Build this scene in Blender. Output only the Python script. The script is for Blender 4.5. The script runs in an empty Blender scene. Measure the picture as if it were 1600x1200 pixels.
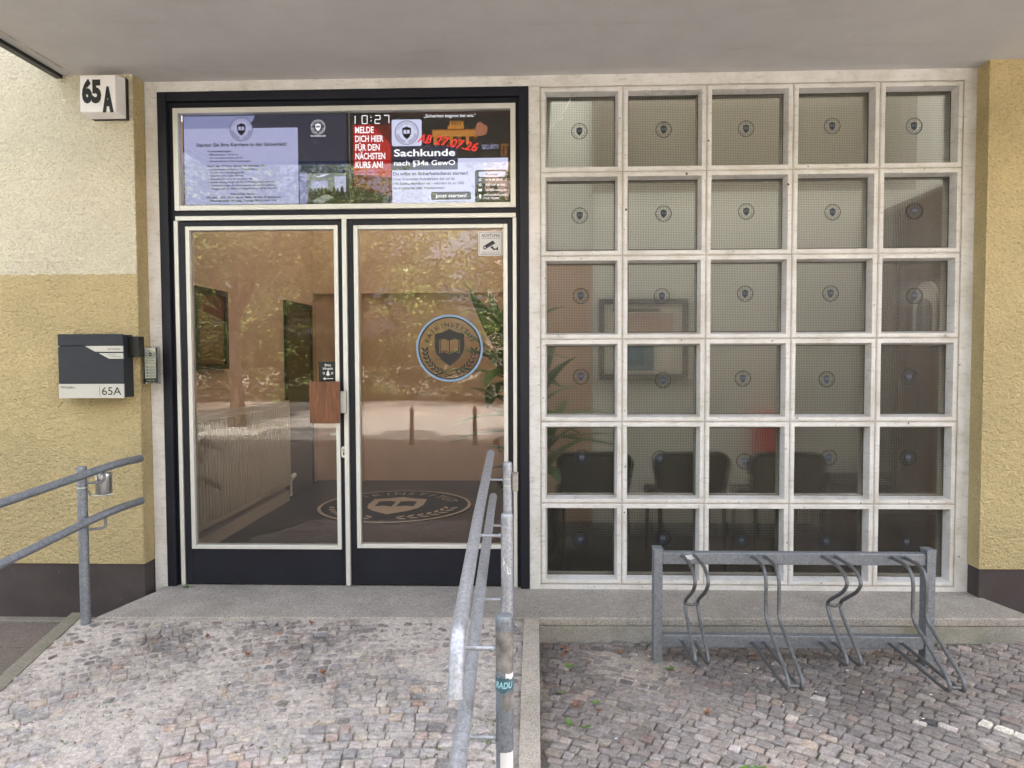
import bpy, bmesh, math, random
from mathutils import Vector, Matrix, noise as mnoise
import numpy as np

random.seed(7)
SC = bpy.context.scene
COL = SC.collection
R_ = math.radians

# ------------------------------------------------------------------ camera
cam = bpy.data.cameras.new('camera')
cam.sensor_fit = 'HORIZONTAL'
cam.sensor_width = 36.0
cam.lens = 36.0 * 1109 / 1600
cam.clip_end = 500
cam.clip_start = 0.05
camo = bpy.data.objects.new('camera', cam)
COL.objects.link(camo)
_y, _p, _r = R_(-1.91547), R_(-2.25940), R_(-0.209515)
fwd = Vector((math.sin(_y) * math.cos(_p), math.cos(_y) * math.cos(_p), math.sin(_p)))
rgt = Vector((math.cos(_y), -math.sin(_y), 0))
upv = rgt.cross(fwd)
r2 = rgt * math.cos(_r) + upv * math.sin(_r)
u2 = upv * math.cos(_r) - rgt * math.sin(_r)
camo.matrix_world = Matrix(((r2.x, u2.x, -fwd.x, 0.0), (r2.y, u2.y, -fwd.y, -4.1), (r2.z, u2.z, -fwd.z, 1.36), (0, 0, 0, 1)))
SC.camera = camo

# ------------------------------------------------------------------ sky, sun, exposure
SUN_EL, SUN_AZ = 50.0, 12.0          # degrees; azimuth from +y (behind the building) towards +x
w = bpy.data.worlds.new('World')
SC.world = w
w.use_nodes = True
nt = w.node_tree
sky = nt.nodes.new('ShaderNodeTexSky')
sky.sky_type = 'NISHITA'
sky.sun_disc = False
sky.sun_elevation = R_(SUN_EL)
sky.sun_rotation = R_(SUN_AZ)
sky.air_density = 0.7
sky.dust_density = 7.0
sky.ozone_density = 0.0
bg = nt.nodes['Background']
bg.inputs['Strength'].default_value = 0.15
hs_ = nt.nodes.new('ShaderNodeHueSaturation')      # thin high haze: a whiter sky
hs_.inputs['Saturation'].default_value = 0.45
nt.links.new(sky.outputs[0], hs_.inputs['Color'])
nt.links.new(hs_.outputs[0], bg.inputs['Color'])
sun = bpy.data.lights.new('sun', 'SUN')
sun.energy = 3.2
sun.angle = R_(0.5)
sun.color = (1.0, 0.94, 0.86)
suno = bpy.data.objects.new('sun', sun)
COL.objects.link(suno)
sd = Vector((math.sin(R_(SUN_AZ)) * math.cos(R_(SUN_EL)), math.cos(R_(SUN_AZ)) * math.cos(R_(SUN_EL)), math.sin(R_(SUN_EL))))
suno.rotation_euler = sd.to_track_quat('Z', 'Y').to_euler()
suno.location = (0, 20, 30)
SC.view_settings.view_transform = 'Standard'
SC.view_settings.look = 'None'
SC.view_settings.exposure = 3.1
SC.view_settings.gamma = 1.0
SC.cycles.use_denoising = True
SC.cycles.max_bounces = 10
SC.cycles.diffuse_bounces = 5
SC.cycles.glossy_bounces = 4
SC.cycles.transmission_bounces = 8
SC.cycles.transparent_max_bounces = 24
SC.cycles.caustics_reflective = False
SC.cycles.caustics_refractive = False
SC.cycles.sample_clamp_indirect = 6.0

# ------------------------------------------------------------------ materials
def new_mat(name):
    m = bpy.data.materials.new(name)
    m.use_nodes = True
    return m, m.node_tree, m.node_tree.nodes['Principled BSDF']

def N(t, kind, **kw):
    n = t.nodes.new(kind)
    for k, v in kw.items():
        if k in n.inputs:
            n.inputs[k].default_value = v
        else:
            setattr(n, k, v)
    return n

def ramp(t, stops):
    r = t.nodes.new('ShaderNodeValToRGB')
    e = r.color_ramp.elements
    e[0].position, e[0].color = stops[0][0], (*stops[0][1], 1)
    e[1].position, e[1].color = stops[-1][0], (*stops[-1][1], 1)
    for p, c in stops[1:-1]:
        q = e.new(p)
        q.color = (*c, 1)
    return r

def mul(c, k):
    return tuple(min(1, x * k) for x in c)

def coords(t, scale=(1, 1, 1), rot=(0, 0, 0)):
    tc = t.nodes.new('ShaderNodeTexCoord')
    g = t.nodes.new('ShaderNodeNewGeometry')
    mp = t.nodes.new('ShaderNodeMapping')
    mp.inputs['Scale'].default_value = scale
    mp.inputs['Rotation'].default_value = rot
    t.links.new(g.outputs['Position'], mp.inputs['Vector'])
    return mp

def mat(name, col, rough=0.6, metal=0.0, var=0.12, scale=12.0, bump=0.0, bscale=80.0, spec=0.5, coat=0.0, stretch=(1, 1, 1), detail=6):
    m, t, b = new_mat(name)
    mp = coords(t, stretch)
    n = N(t, 'ShaderNodeTexNoise', Scale=scale, Detail=detail, Roughness=0.6)
    t.links.new(mp.outputs[0], n.inputs['Vector'])
    r = ramp(t, [(0.28, mul(col, 1 - var)), (0.72, mul(col, 1 + var))])
    t.links.new(n.outputs[0], r.inputs[0])
    t.links.new(r.outputs[0], b.inputs['Base Color'])
    b.inputs['Roughness'].default_value = rough
    b.inputs['Metallic'].default_value = metal
    b.inputs['Specular IOR Level'].default_value = spec
    b.inputs['Coat Weight'].default_value = coat
    if bump:
        n2 = N(t, 'ShaderNodeTexNoise', Scale=bscale, Detail=4.0)
        t.links.new(mp.outputs[0], n2.inputs['Vector'])
        bp = N(t, 'ShaderNodeBump', Strength=bump, Distance=0.01)
        t.links.new(n2.outputs[0], bp.inputs['Height'])
        t.links.new(bp.outputs[0], b.inputs['Normal'])
    return m

def emit(name, col, strength):
    m, t, b = new_mat(name)
    b.inputs['Base Color'].default_value = (0.02, 0.02, 0.02, 1)
    b.inputs['Roughness'].default_value = 0.4
    b.inputs['Emission Color'].default_value = (*col, 1)
    b.inputs['Emission Strength'].default_value = strength
    return m

def mix_rgb(t, a, b, fac, kind='MIX'):
    n = t.nodes.new('ShaderNodeMix')
    n.data_type = 'RGBA'
    n.blend_type = kind
    for key, v in ((0, fac), (6, a), (7, b)):
        if hasattr(v, 'is_linked') or hasattr(v, 'links'):
            t.links.new(v, n.inputs[key])
        elif isinstance(v, tuple):
            n.inputs[key].default_value = (*v, 1)
        else:
            n.inputs[key].default_value = v
    return n.outputs[2]

def plaster(name, col, strength=1.0, sc=80.0, dist=0.030, upper=None, edge=1.835):
    """coarse roughcast: clumpy raised grains, relief shade put into the colour, a little dirt"""
    m, t, b = new_mat(name)
    mp = coords(t, (1, 1, 1.35), (0, R_(-24), 0))
    n1 = N(t, 'ShaderNodeTexNoise', Scale=sc, Detail=3.0, Roughness=0.55, Distortion=0.6)
    n2 = N(t, 'ShaderNodeTexNoise', Scale=sc * 0.33, Detail=2.0)
    n3 = N(t, 'ShaderNodeTexNoise', Scale=2.2, Detail=5.0, Roughness=0.65)
    for n in (n1, n2, n3):
        t.links.new(mp.outputs[0], n.inputs['Vector'])
    a = N(t, 'ShaderNodeMath', operation='MULTIPLY_ADD')
    t.links.new(n1.outputs[0], a.inputs[0]); a.inputs[1].default_value = 1.0
    t.links.new(n2.outputs[0], a.inputs[2])
    bp = N(t, 'ShaderNodeBump', Strength=strength, Distance=dist)
    t.links.new(a.outputs[0], bp.inputs['Height'])
    t.links.new(bp.outputs[0], b.inputs['Normal'])
    c = ramp(t, [(0.3, mul(col, 0.86)), (0.7, mul(col, 1.06))])
    t.links.new(n3.outputs[0], c.inputs[0])
    base = c.outputs[0]
    if upper:
        cu = ramp(t, [(0.3, mul(upper, 0.90)), (0.7, mul(upper, 1.04))])
        t.links.new(n3.outputs[0], cu.inputs[0])
        g = N(t, 'ShaderNodeNewGeometry')
        sx = N(t, 'ShaderNodeSeparateXYZ')
        t.links.new(g.outputs['Position'], sx.inputs[0])
        ne = N(t, 'ShaderNodeTexNoise', Scale=22.0, Detail=4.0, Roughness=0.7)
        t.links.new(g.outputs['Position'], ne.inputs['Vector'])
        ma = N(t, 'ShaderNodeMath', operation='MULTIPLY_ADD')
        t.links.new(ne.outputs[0], ma.inputs[0]); ma.inputs[1].default_value = 0.035
        t.links.new(sx.outputs['Z'], ma.inputs[2])
        gt = N(t, 'ShaderNodeMath', operation='GREATER_THAN')
        t.links.new(ma.outputs[0], gt.inputs[0]); gt.inputs[1].default_value = edge + 0.0175
        base = mix_rgb(t, c.outputs[0], cu.outputs[0], gt.outputs[0])
    pit = ramp(t, [(0.27, (0.74, 0.71, 0.65)), (0.43, (0.97, 0.965, 0.95)), (0.62, (1.06, 1.06, 1.05))])  # grain relief shaded in the colour: pits darker, raised tops lighter
    t.links.new(n1.outputs[0], pit.inputs[0])
    t.links.new(mix_rgb(t, base, pit.outputs[0], 1.0, 'MULTIPLY'), b.inputs['Base Color'])
    b.inputs['Roughness'].default_value = 0.9
    b.inputs['Specular IOR Level'].default_value = 0.2
    return m

def soffit(name, col):
    m, t, b = new_mat(name)
    mp = coords(t)
    mps = coords(t, (0.5, 2.2, 1))
    n1 = N(t, 'ShaderNodeTexNoise', Scale=1.3, Detail=10.0, Roughness=0.7)
    n2 = N(t, 'ShaderNodeTexNoise', Scale=3.2, Detail=9.0, Roughness=0.72, Distortion=0.6)
    n3 = N(t, 'ShaderNodeTexNoise', Scale=48.0, Detail=3.0, Roughness=0.5)
    n4 = N(t, 'ShaderNodeTexNoise', Scale=150.0, Detail=4.0)
    for n, c_ in ((n1, mp), (n2, mps), (n3, mp), (n4, mp)):
        t.links.new(c_.outputs[0], n.inputs['Vector'])
    r1 = ramp(t, [(0.3, mul(col, 0.88)), (0.65, mul(col, 1.05))])
    t.links.new(n1.outputs[0], r1.inputs[0])
    r2 = ramp(t, [(0.31, (0.90, 0.885, 0.86)), (0.45, (1, 1, 1))])
    t.links.new(n2.outputs[0], r2.inputs[0])
    r3 = ramp(t, [(0.235, (0.30, 0.28, 0.26)), (0.265, (1, 1, 1))])
    t.links.new(n3.outputs[0], r3.inputs[0])
    c = mix_rgb(t, r1.outputs[0], r2.outputs[0], 1.0, 'MULTIPLY')
    c = mix_rgb(t, c, r3.outputs[0], 0.9, 'MULTIPLY')
    t.links.new(c, b.inputs['Base Color'])
    b.inputs['Roughness'].default_value = 0.88
    bp = N(t, 'ShaderNodeBump', Strength=0.4, Distance=0.006)
    t.links.new(n4.outputs[0], bp.inputs['Height'])
    t.links.new(bp.outputs[0], b.inputs['Normal'])
    return m

def worn(name, col, scuff, rough=0.5, amount=0.36, scale=7.0, stretch=(1, 1, 1), spec=0.35, bump=0.15):
    m, t, b = new_mat(name)
    mp = coords(t)
    mps = coords(t, stretch)
    n1 = N(t, 'ShaderNodeTexNoise', Scale=scale, Detail=10.0, Roughness=0.78, Distortion=0.3)
    n2 = N(t, 'ShaderNodeTexNoise', Scale=3.0, Detail=8.0, Roughness=0.7)
    n3 = N(t, 'ShaderNodeTexNoise', Scale=90.0, Detail=4.0)
    t.links.new(mps.outputs[0], n1.inputs['Vector'])
    t.links.new(mp.outputs[0], n2.inputs['Vector'])
    t.links.new(mp.outputs[0], n3.inputs['Vector'])
    r2 = ramp(t, [(0.3, mul(col, 0.8)), (0.7, mul(col, 1.25))])
    t.links.new(n2.outputs[0], r2.inputs[0])
    r1 = ramp(t, [(amount - 0.12, (0.75, 0.75, 0.75)), (amount, (0, 0, 0))])
    t.links.new(n1.outputs[0], r1.inputs[0])
    t.links.new(mix_rgb(t, r2.outputs[0], scuff, r1.outputs[0]), b.inputs['Base Color'])
    b.inputs['Roughness'].default_value = rough
    b.inputs['Specular IOR Level'].default_value = spec
    bp = N(t, 'ShaderNodeBump', Strength=bump, Distance=0.003)
    t.links.new(n3.outputs[0], bp.inputs['Height'])
    t.links.new(bp.outputs[0], b.inputs['Normal'])
    return m

def painted_white(name):
    m, t, b = new_mat(name)
    mp = coords(t)
    mph = coords(t, (1.0, 1.0, 4.0))
    n1 = N(t, 'ShaderNodeTexNoise', Scale=4.0, Detail=9.0, Roughness=0.72)
    n2 = N(t, 'ShaderNodeTexNoise', Scale=13.0, Detail=10.0, Roughness=0.8, Distortion=0.5)
    n3 = N(t, 'ShaderNodeTexNoise', Scale=70.0, Detail=6.0, Roughness=0.75)
    n4 = N(t, 'ShaderNodeTexNoise', Scale=160.0, Detail=3.0)
    for n, c_ in ((n1, mp), (n2, mph), (n3, mp), (n4, mp)):
        t.links.new(c_.outputs[0], n.inputs['Vector'])
    base = (0.73, 0.72, 0.70)
    r1 = ramp(t, [(0.32, (0.55, 0.525, 0.47)), (0.56, base)])
    t.links.new(n1.outputs[0], r1.inputs[0])
    r2 = ramp(t, [(0.34, (0.50, 0.47, 0.42)), (0.47, (1, 1, 1))])
    t.links.new(n2.outputs[0], r2.inputs[0])
    r3 = ramp(t, [(0.30, (0.48, 0.44, 0.38)), (0.37, (1, 1, 1))])
    t.links.new(n3.outputs[0], r3.inputs[0])
    c = mix_rgb(t, r1.outputs[0], r2.outputs[0], 0.62, 'MULTIPLY')
    c = mix_rgb(t, c, r3.outputs[0], 0.7, 'MULTIPLY')
    t.links.new(c, b.inputs['Base Color'])
    b.inputs['Roughness'].default_value = 0.7
    add = N(t, 'ShaderNodeMath', operation='MULTIPLY_ADD')
    t.links.new(n2.outputs[0], add.inputs[0]); add.inputs[1].default_value = 1.6
    t.links.new(n4.outputs[0], add.inputs[2])
    bp = N(t, 'ShaderNodeBump', Strength=0.45, Distance=0.005)
    t.links.new(add.outputs[0], bp.inputs['Height'])
    t.links.new(bp.outputs[0], b.inputs['Normal'])
    return m

def concrete(name, col, moss=0.0, speck=0.5):
    m, t, b = new_mat(name)
    mp = coords(t)
    n1 = N(t, 'ShaderNodeTexNoise', Scale=3.0, Detail=8.0, Roughness=0.7)
    n2 = N(t, 'ShaderNodeTexVoronoi', Scale=260.0)
    n3 = N(t, 'ShaderNodeTexNoise', Scale=300.0, Detail=2.0)
    n4 = N(t, 'ShaderNodeTexNoise', Scale=1.4, Detail=6.0, Roughness=0.7)
    for n in (n1, n2, n3, n4):
        t.links.new(mp.outputs[0], n.inputs['Vector'])
    r1 = ramp(t, [(0.3, mul(col, 0.72)), (0.7, mul(col, 1.12))])
    t.links.new(n1.outputs[0], r1.inputs[0])
    bw = N(t, 'ShaderNodeRGBToBW')
    t.links.new(n2.outputs['Color'], bw.inputs[0])
    r2 = ramp(t, [(0.15, (1 - speck, 1 - speck, 1 - speck)), (0.5, (1, 1, 1)), (0.9, (1 + speck * 0.3,) * 3)])
    t.links.new(bw.outputs[0], r2.inputs[0])
    c = mix_rgb(t, r1.outputs[0], r2.outputs[0], 1.0, 'MULTIPLY')
    if moss:
        r4 = ramp(t, [(0.48, (0, 0, 0)), (0.66, (moss, moss, moss))])
        t.links.new(n4.outputs[0], r4.inputs[0])
        c = mix_rgb(t, c, (0.16, 0.16, 0.10), r4.outputs[0])
    t.links.new(c, b.inputs['Base Color'])
    b.inputs['Roughness'].default_value = 0.85
    bp = N(t, 'ShaderNodeBump', Strength=0.35, Distance=0.004)
    t.links.new(n3.outputs[0], bp.inputs['Height'])
    t.links.new(bp.outputs[0], b.inputs['Normal'])
    return m

def galvanised(name, col=(0.46, 0.48, 0.50), rough=0.42):
    m, t, b = new_mat(name)
    mp = coords(t)
    v = N(t, 'ShaderNodeTexVoronoi', Scale=130.0)
    n = N(t, 'ShaderNodeTexNoise', Scale=55.0, Detail=7.0, Roughness=0.72)
    for q in (v, n):
        t.links.new(mp.outputs[0], q.inputs['Vector'])
    bw = N(t, 'ShaderNodeRGBToBW')
    t.links.new(v.outputs['Color'], bw.inputs[0])
    r = ramp(t, [(0.2, mul(col, 0.84)), (0.8, mul(col, 1.12))])
    t.links.new(bw.outputs[0], r.inputs[0])
    r2 = ramp(t, [(0.34, (0.80, 0.80, 0.81)), (0.52, (1, 1, 1)), (0.70, (1.12, 1.12, 1.13))])
    t.links.new(n.outputs[0], r2.inputs[0])
    t.links.new(mix_rgb(t, r.outputs[0], r2.outputs[0], 0.9, 'MULTIPLY'), b.inputs['Base Color'])
    rr = N(t, 'ShaderNodeMapRange')
    t.links.new(n.outputs[0], rr.inputs[0])
    rr.inputs[3].default_value = rough - 0.08
    rr.inputs[4].default_value = rough + 0.2
    t.links.new(rr.outputs[0], b.inputs['Roughness'])
    b.inputs['Metallic'].default_value = 0.6
    bp = N(t, 'ShaderNodeBump', Strength=0.12, Distance=0.002)
    t.links.new(n.outputs[0], bp.inputs['Height'])
    t.links.new(bp.outputs[0], b.inputs['Normal'])
    return m

def clear_glass(name, tint=(0.92, 0.90, 0.86), ior=1.52, wave=0.0):
    m, t, b = new_mat(name)
    t.nodes.remove(b)
    out = t.nodes['Material Output']
    fr = N(t, 'ShaderNodeFresnel', IOR=ior)
    tr = N(t, 'ShaderNodeBsdfTransparent')
    tr.inputs[0].default_value = (*tint, 1)
    gl = N(t, 'ShaderNodeBsdfGlossy', Roughness=0.0)
    gl.inputs[0].default_value = (1, 1, 1, 1)
    if wave:
        mp = coords(t)
        n = N(t, 'ShaderNodeTexNoise', Scale=2.0, Detail=1.0)
        t.links.new(mp.outputs[0], n.inputs['Vector'])
        bp = N(t, 'ShaderNodeBump', Strength=wave, Distance=0.004)
        t.links.new(n.outputs[0], bp.inputs['Height'])
        t.links.new(bp.outputs[0], gl.inputs['Normal'])
    mx = N(t, 'ShaderNodeMixShader')
    t.links.new(fr.outputs[0], mx.inputs[0])
    t.links.new(tr.outputs[0], mx.inputs[1])
    t.links.new(gl.outputs[0], mx.inputs[2])
    t.links.new(mx.outputs[0], out.inputs[0])
    return m

def ripple_glass(name, cell=0.0095):
    """cast glass with a fine square grid: ribs bend what is behind, thin lines stay dark"""
    m, t, b = new_mat(name)
    t.nodes.remove(b)
    out = t.nodes['Material Output']
    g = N(t, 'ShaderNodeNewGeometry')
    sx = N(t, 'ShaderNodeSeparateXYZ')
    t.links.new(g.outputs['Position'], sx.inputs[0])
    hs, ls = [], []
    for ax in ('X', 'Z'):
        k = N(t, 'ShaderNodeMath', operation='MULTIPLY')
        t.links.new(sx.outputs[ax], k.inputs[0]); k.inputs[1].default_value = 2 * math.pi / cell
        c = N(t, 'ShaderNodeMath', operation='COSINE')
        t.links.new(k.outputs[0], c.inputs[0])
        hs.append(c)
        l = N(t, 'ShaderNodeMapRange')
        t.links.new(c.outputs[0], l.inputs[0])
        l.inputs[1].default_value = 0.35; l.inputs[2].default_value = 1.0
        ls.append(l)
    h = N(t, 'ShaderNodeMath', operation='ADD')
    t.links.new(hs[0].outputs[0], h.inputs[0]); t.links.new(hs[1].outputs[0], h.inputs[1])
    l = N(t, 'ShaderNodeMath', operation='MAXIMUM')
    t.links.new(ls[0].outputs[0], l.inputs[0]); t.links.new(ls[1].outputs[0], l.inputs[1])
    bp = N(t, 'ShaderNodeBump', Strength=0.5, Distance=0.0006)
    t.links.new(h.outputs[0], bp.inputs['Height'])
    tint = mix_rgb(t, (0.97, 0.98, 0.95), (0.66, 0.67, 0.66), l.outputs[0])
    tr = N(t, 'ShaderNodeBsdfTransparent')
    t.links.new(tint, tr.inputs[0])
    rf = N(t, 'ShaderNodeBsdfRefraction', IOR=1.16, Roughness=0.02)
    t.links.new(tint, rf.inputs[0])
    t.links.new(bp.outputs[0], rf.inputs['Normal'])
    m1 = N(t, 'ShaderNodeMixShader', Fac=0.35)
    t.links.new(tr.outputs[0], m1.inputs[1]); t.links.new(rf.outputs[0], m1.inputs[2])
    df = N(t, 'ShaderNodeBsdfTranslucent')
    df.inputs[0].default_value = (0.8, 0.82, 0.78, 1)
    dd = N(t, 'ShaderNodeBsdfDiffuse')
    dd.inputs[0].default_value = (0.8, 0.82, 0.78, 1)
    mv = N(t, 'ShaderNodeMixShader', Fac=0.5)
    t.links.new(df.outputs[0], mv.inputs[1]); t.links.new(dd.outputs[0], mv.inputs[2])
    mm = N(t, 'ShaderNodeMixShader', Fac=0.010)
    t.links.new(m1.outputs[0], mm.inputs[1]); t.links.new(mv.outputs[0], mm.inputs[2])
    m1 = mm
    gl = N(t, 'ShaderNodeBsdfGlossy', Roughness=0.12)
    t.links.new(bp.outputs[0], gl.inputs['Normal'])
    fr = N(t, 'ShaderNodeFresnel', IOR=1.36)
    mx = N(t, 'ShaderNodeMixShader')
    t.links.new(fr.outputs[0], mx.inputs[0])
    t.links.new(m1.outputs[0], mx.inputs[1]); t.links.new(gl.outputs[0], mx.inputs[2])
    t.links.new(mx.outputs[0], out.inputs[0])
    return m

def attr_mat(name, attr='tone', bump=0.5, rough=0.8, bscale=70.0, dust=0.0):
    m, t, b = new_mat(name)
    a = N(t, 'ShaderNodeAttribute', attribute_name=attr)
    mp = coords(t)
    n = N(t, 'ShaderNodeTexNoise', Scale=45.0, Detail=6.0, Roughness=0.75)
    n2 = N(t, 'ShaderNodeTexNoise', Scale=bscale * 3, Detail=5.0, Roughness=0.7)
    for q in (n, n2):
        t.links.new(mp.outputs[0], q.inputs['Vector'])
    r = ramp(t, [(0.32, (0.56, 0.55, 0.54)), (0.66, (1.18, 1.17, 1.16))])
    t.links.new(n.outputs[0], r.inputs[0])
    c = a.outputs[0]
    n5 = N(t, 'ShaderNodeTexNoise', Scale=170.0, Detail=5.0, Roughness=0.75)
    t.links.new(mp.outputs[0], n5.inputs['Vector'])
    r5 = ramp(t, [(0.36, (0.62, 0.61, 0.60)), (0.50, (1, 1, 1)), (0.66, (1.25, 1.24, 1.23))])
    t.links.new(n5.outputs[0], r5.inputs[0])
    c = mix_rgb(t, c, r5.outputs[0], 0.85, 'MULTIPLY')
    if dust:
        n3 = N(t, 'ShaderNodeTexNoise', Scale=9.0, Detail=9.0, Roughness=0.78, Distortion=0.4)
        t.links.new(mp.outputs[0], n3.inputs['Vector'])
        r3 = ramp(t, [(0.46, (0, 0, 0)), (0.58, (dust, dust, dust))])
        t.links.new(n3.outputs[0], r3.inputs[0])
        c = mix_rgb(t, c, (0.66, 0.60, 0.55), r3.outputs[0])
    t.links.new(mix_rgb(t, c, r.outputs[0], 1.0, 'MULTIPLY'), b.inputs['Base Color'])
    b.inputs['Roughness'].default_value = rough
    b.inputs['Specular IOR Level'].default_value = 0.35
    bp = N(t, 'ShaderNodeBump', Strength=bump, Distance=0.005)
    t.links.new(n2.outputs[0], bp.inputs['Height'])
    t.links.new(bp.outputs[0], b.inputs['Normal'])
    return m

def wood(name, c1, c2, stretch=(30, 30, 2.0), rough=0.45):
    m, t, b = new_mat(name)
    mp = coords(t, stretch)
    n = N(t, 'ShaderNodeTexNoise', Scale=4.0, Detail=8.0, Roughness=0.65, Distortion=0.8)
    t.links.new(mp.outputs[0], n.inputs['Vector'])
    r = ramp(t, [(0.3, c1), (0.7, c2)])
    t.links.new(n.outputs[0], r.inputs[0])
    t.links.new(r.outputs[0], b.inputs['Base Color'])
    b.inputs['Roughness'].default_value = rough
    return m

def leafy(name, c1, c2, trans=0.35):
    m, t, b = new_mat(name)
    out = t.nodes['Material Output']
    a = N(t, 'ShaderNodeAttribute', attribute_name='tone')
    sep = N(t, 'ShaderNodeSeparateColor')
    t.links.new(a.outputs['Color'], sep.inputs[0])
    r = ramp(t, [(0.0, c1), (1.0, c2)])
    t.links.new(sep.outputs[0], r.inputs[0])
    t.links.new(r.outputs[0], b.inputs['Base Color'])
    b.inputs['Roughness'].default_value = 0.45
    tl = N(t, 'ShaderNodeBsdfTranslucent')
    t.links.new(r.outputs[0], tl.inputs[0])
    mx = N(t, 'ShaderNodeMixShader', Fac=trans)
    t.links.new(b.outputs[0], mx.inputs[1]); t.links.new(tl.outputs[0], mx.inputs[2])
    t.links.new(mx.outputs[0], out.inputs[0])
    return m

M = {}
M['ochre'] = plaster('ochre roughcast', (0.69, 0.565, 0.305))
M['cream'] = plaster('cream roughcast', (0.87, 0.81, 0.62))
M['two_tone'] = plaster('cream over ochre roughcast', (0.71, 0.58, 0.315), upper=(0.88, 0.82, 0.63))
M['soffit'] = soffit('painted soffit', (0.58, 0.572, 0.562))
M['plinth'] = worn('dusty dark plinth paint', (0.070, 0.057, 0.054), (0.17, 0.15, 0.135), 0.75, 0.40, 11.0, (1, 1, 1), 0.25, 0.5)
M['white'] = painted_white('weathered white paint')
M['groove'] = mat('grime in joints', (0.46, 0.43, 0.38), 0.9, var=0.35)
M['putty'] = mat('old dark putty', (0.10, 0.09, 0.075), 0.9, var=0.4, scale=60)
M['chip'] = mat('bare plaster chip', (0.42, 0.38, 0.32), 0.9, var=0.2)
M['navy'] = worn('worn navy door paint', (0.0115, 0.0125, 0.0195), (0.035, 0.037, 0.045), 0.45, 0.40, 9.0, (1, 1, 5), 0.3, 0.1)
M['alu'] = mat('brushed aluminium trim', (0.70, 0.695, 0.65), 0.42, metal=0.4, var=0.03, scale=12)
M['steel'] = mat('stainless steel', (0.62, 0.62, 0.60), 0.28, metal=1.0, var=0.06, scale=60)
M['galv'] = galvanised('galvanised steel', (0.44, 0.455, 0.49))
M['galvd'] = galvanised('weathered galvanised steel', (0.25, 0.27, 0.295), 0.5)
M['hoop'] = galvanised('dull galvanised bar', (0.17, 0.175, 0.18), 0.45)
M['slab'] = concrete('exposed aggregate slab', (0.45, 0.41, 0.365), 0.3, 0.55)
M['riser'] = concrete('old concrete riser', (0.40, 0.38, 0.34), 0.8, 0.4)
M['mossy'] = concrete('mossy kerb', (0.27, 0.24, 0.195), 0.9, 0.45)
M['kerb'] = concrete('concrete kerb', (0.50, 0.44, 0.37), 0.55, 0.4)
M['darkpave'] = concrete('dark damp paving', (0.22, 0.18, 0.15), 0.4, 0.5)
M['glass'] = clear_glass('door glass', ior=1.60)
M['transom_glass'] = clear_glass('transom glass', ior=1.48)
M['ripple'] = ripple_glass('ripple glass')
M['stone'] = attr_mat('paving stone')
M['dusty_stone'] = attr_mat('mortar smeared paving stone', dust=0.55)
M['sand'] = attr_mat('sandy joints', bump=0.8, rough=0.95)
M['black'] = mat('black plastic', (0.007, 0.007, 0.0075), 0.4, var=0.1)
M['ink'] = mat('black lettering', (0.008, 0.008, 0.01), 0.6, var=0.05)
M['dkgrey'] = mat('anthracite coated metal', (0.026, 0.030, 0.038), 0.5, var=0.08, spec=0.3)
M['alum_plate'] = mat('brushed plate', (0.50, 0.50, 0.47), 0.4, metal=0.5, var=0.08, scale=40, stretch=(2, 2, 30))
M['opal'] = mat('opal plastic', (0.80, 0.79, 0.78), 0.35, var=0.03)
M['paper'] = mat('white paper', (0.78, 0.77, 0.75), 0.6, var=0.03)
M['woodplate'] = wood('varnished walnut', (0.07, 0.025, 0.010), (0.24, 0.095, 0.038), (18, 18, 1.4))
M['tan'] = mat('tan wall paint', (0.58, 0.385, 0.27), 0.8, var=0.05, scale=3)
M['salmon'] = mat('salmon wall paint', (0.64, 0.44, 0.35), 0.8, var=0.05, scale=3)
M['grey_wall'] = mat('pale grey green wall paint', (0.80, 0.815, 0.82), 0.8, var=0.04, scale=2)
M['int_ceiling'] = mat('interior ceiling paint', (0.55, 0.49, 0.42), 0.9, var=0.04)
M['int_floor'] = wood('dark vinyl floor', (0.011, 0.009, 0.008), (0.030, 0.025, 0.022), (3, 30, 3), 0.4)
M['carpet'] = mat('dark grey carpet', (0.016, 0.016, 0.018), 0.95, var=0.3, scale=120)
M['brown_wood'] = wood('dark brown wood', (0.055, 0.032, 0.018), (0.11, 0.066, 0.036), (14, 14, 1.2))
M['radiator'] = mat('radiator enamel', (0.50, 0.43, 0.35), 0.4, var=0.03)
M['fabric'] = mat('black upholstery', (0.006, 0.006, 0.007), 0.9, var=0.2, scale=150, bump=0.3, bscale=400)
M['mat_dark'] = mat('dark mat pile', (0.009, 0.008, 0.008), 0.95, var=0.25, scale=200)
M['mat_light'] = mat('beige mat pile', (0.42, 0.33, 0.26), 0.95, var=0.15, scale=200)
M['red'] = mat('red panel', (0.62, 0.03, 0.035), 0.5, var=0.08)
M['blue_paint'] = mat('blue print', (0.07, 0.16, 0.26), 0.5, var=0.1)
M['pinkish'] = mat('pale pink print', (0.56, 0.42, 0.36), 0.6, var=0.1)
M['pot'] = mat('dark planter', (0.03, 0.03, 0.032), 0.5)
M['stk_navy'] = mat('navy sticker', (0.008, 0.020, 0.046), 0.45, var=0.05)
M['stk_grey'] = mat('dusky sticker line', (0.05, 0.06, 0.07), 0.5, var=0.05)
M['stk_line'] = mat('slate sticker line', (0.014, 0.022, 0.032), 0.5, var=0.05)
M['stk_pale'] = mat('pale sticker print', (0.09, 0.11, 0.13), 0.5, var=0.05)
M['stk_blue'] = mat('pale blue sticker', (0.20, 0.31, 0.46), 0.45, var=0.05)
M['stk_dark'] = mat('dark sticker film', (0.012, 0.011, 0.010), 0.5, var=0.05)
M['silver'] = mat('silver sticker', (0.62, 0.61, 0.60), 0.45, var=0.04)
M['asphalt'] = concrete('street asphalt', (0.44, 0.41, 0.38), 0.0, 0.3)
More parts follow.
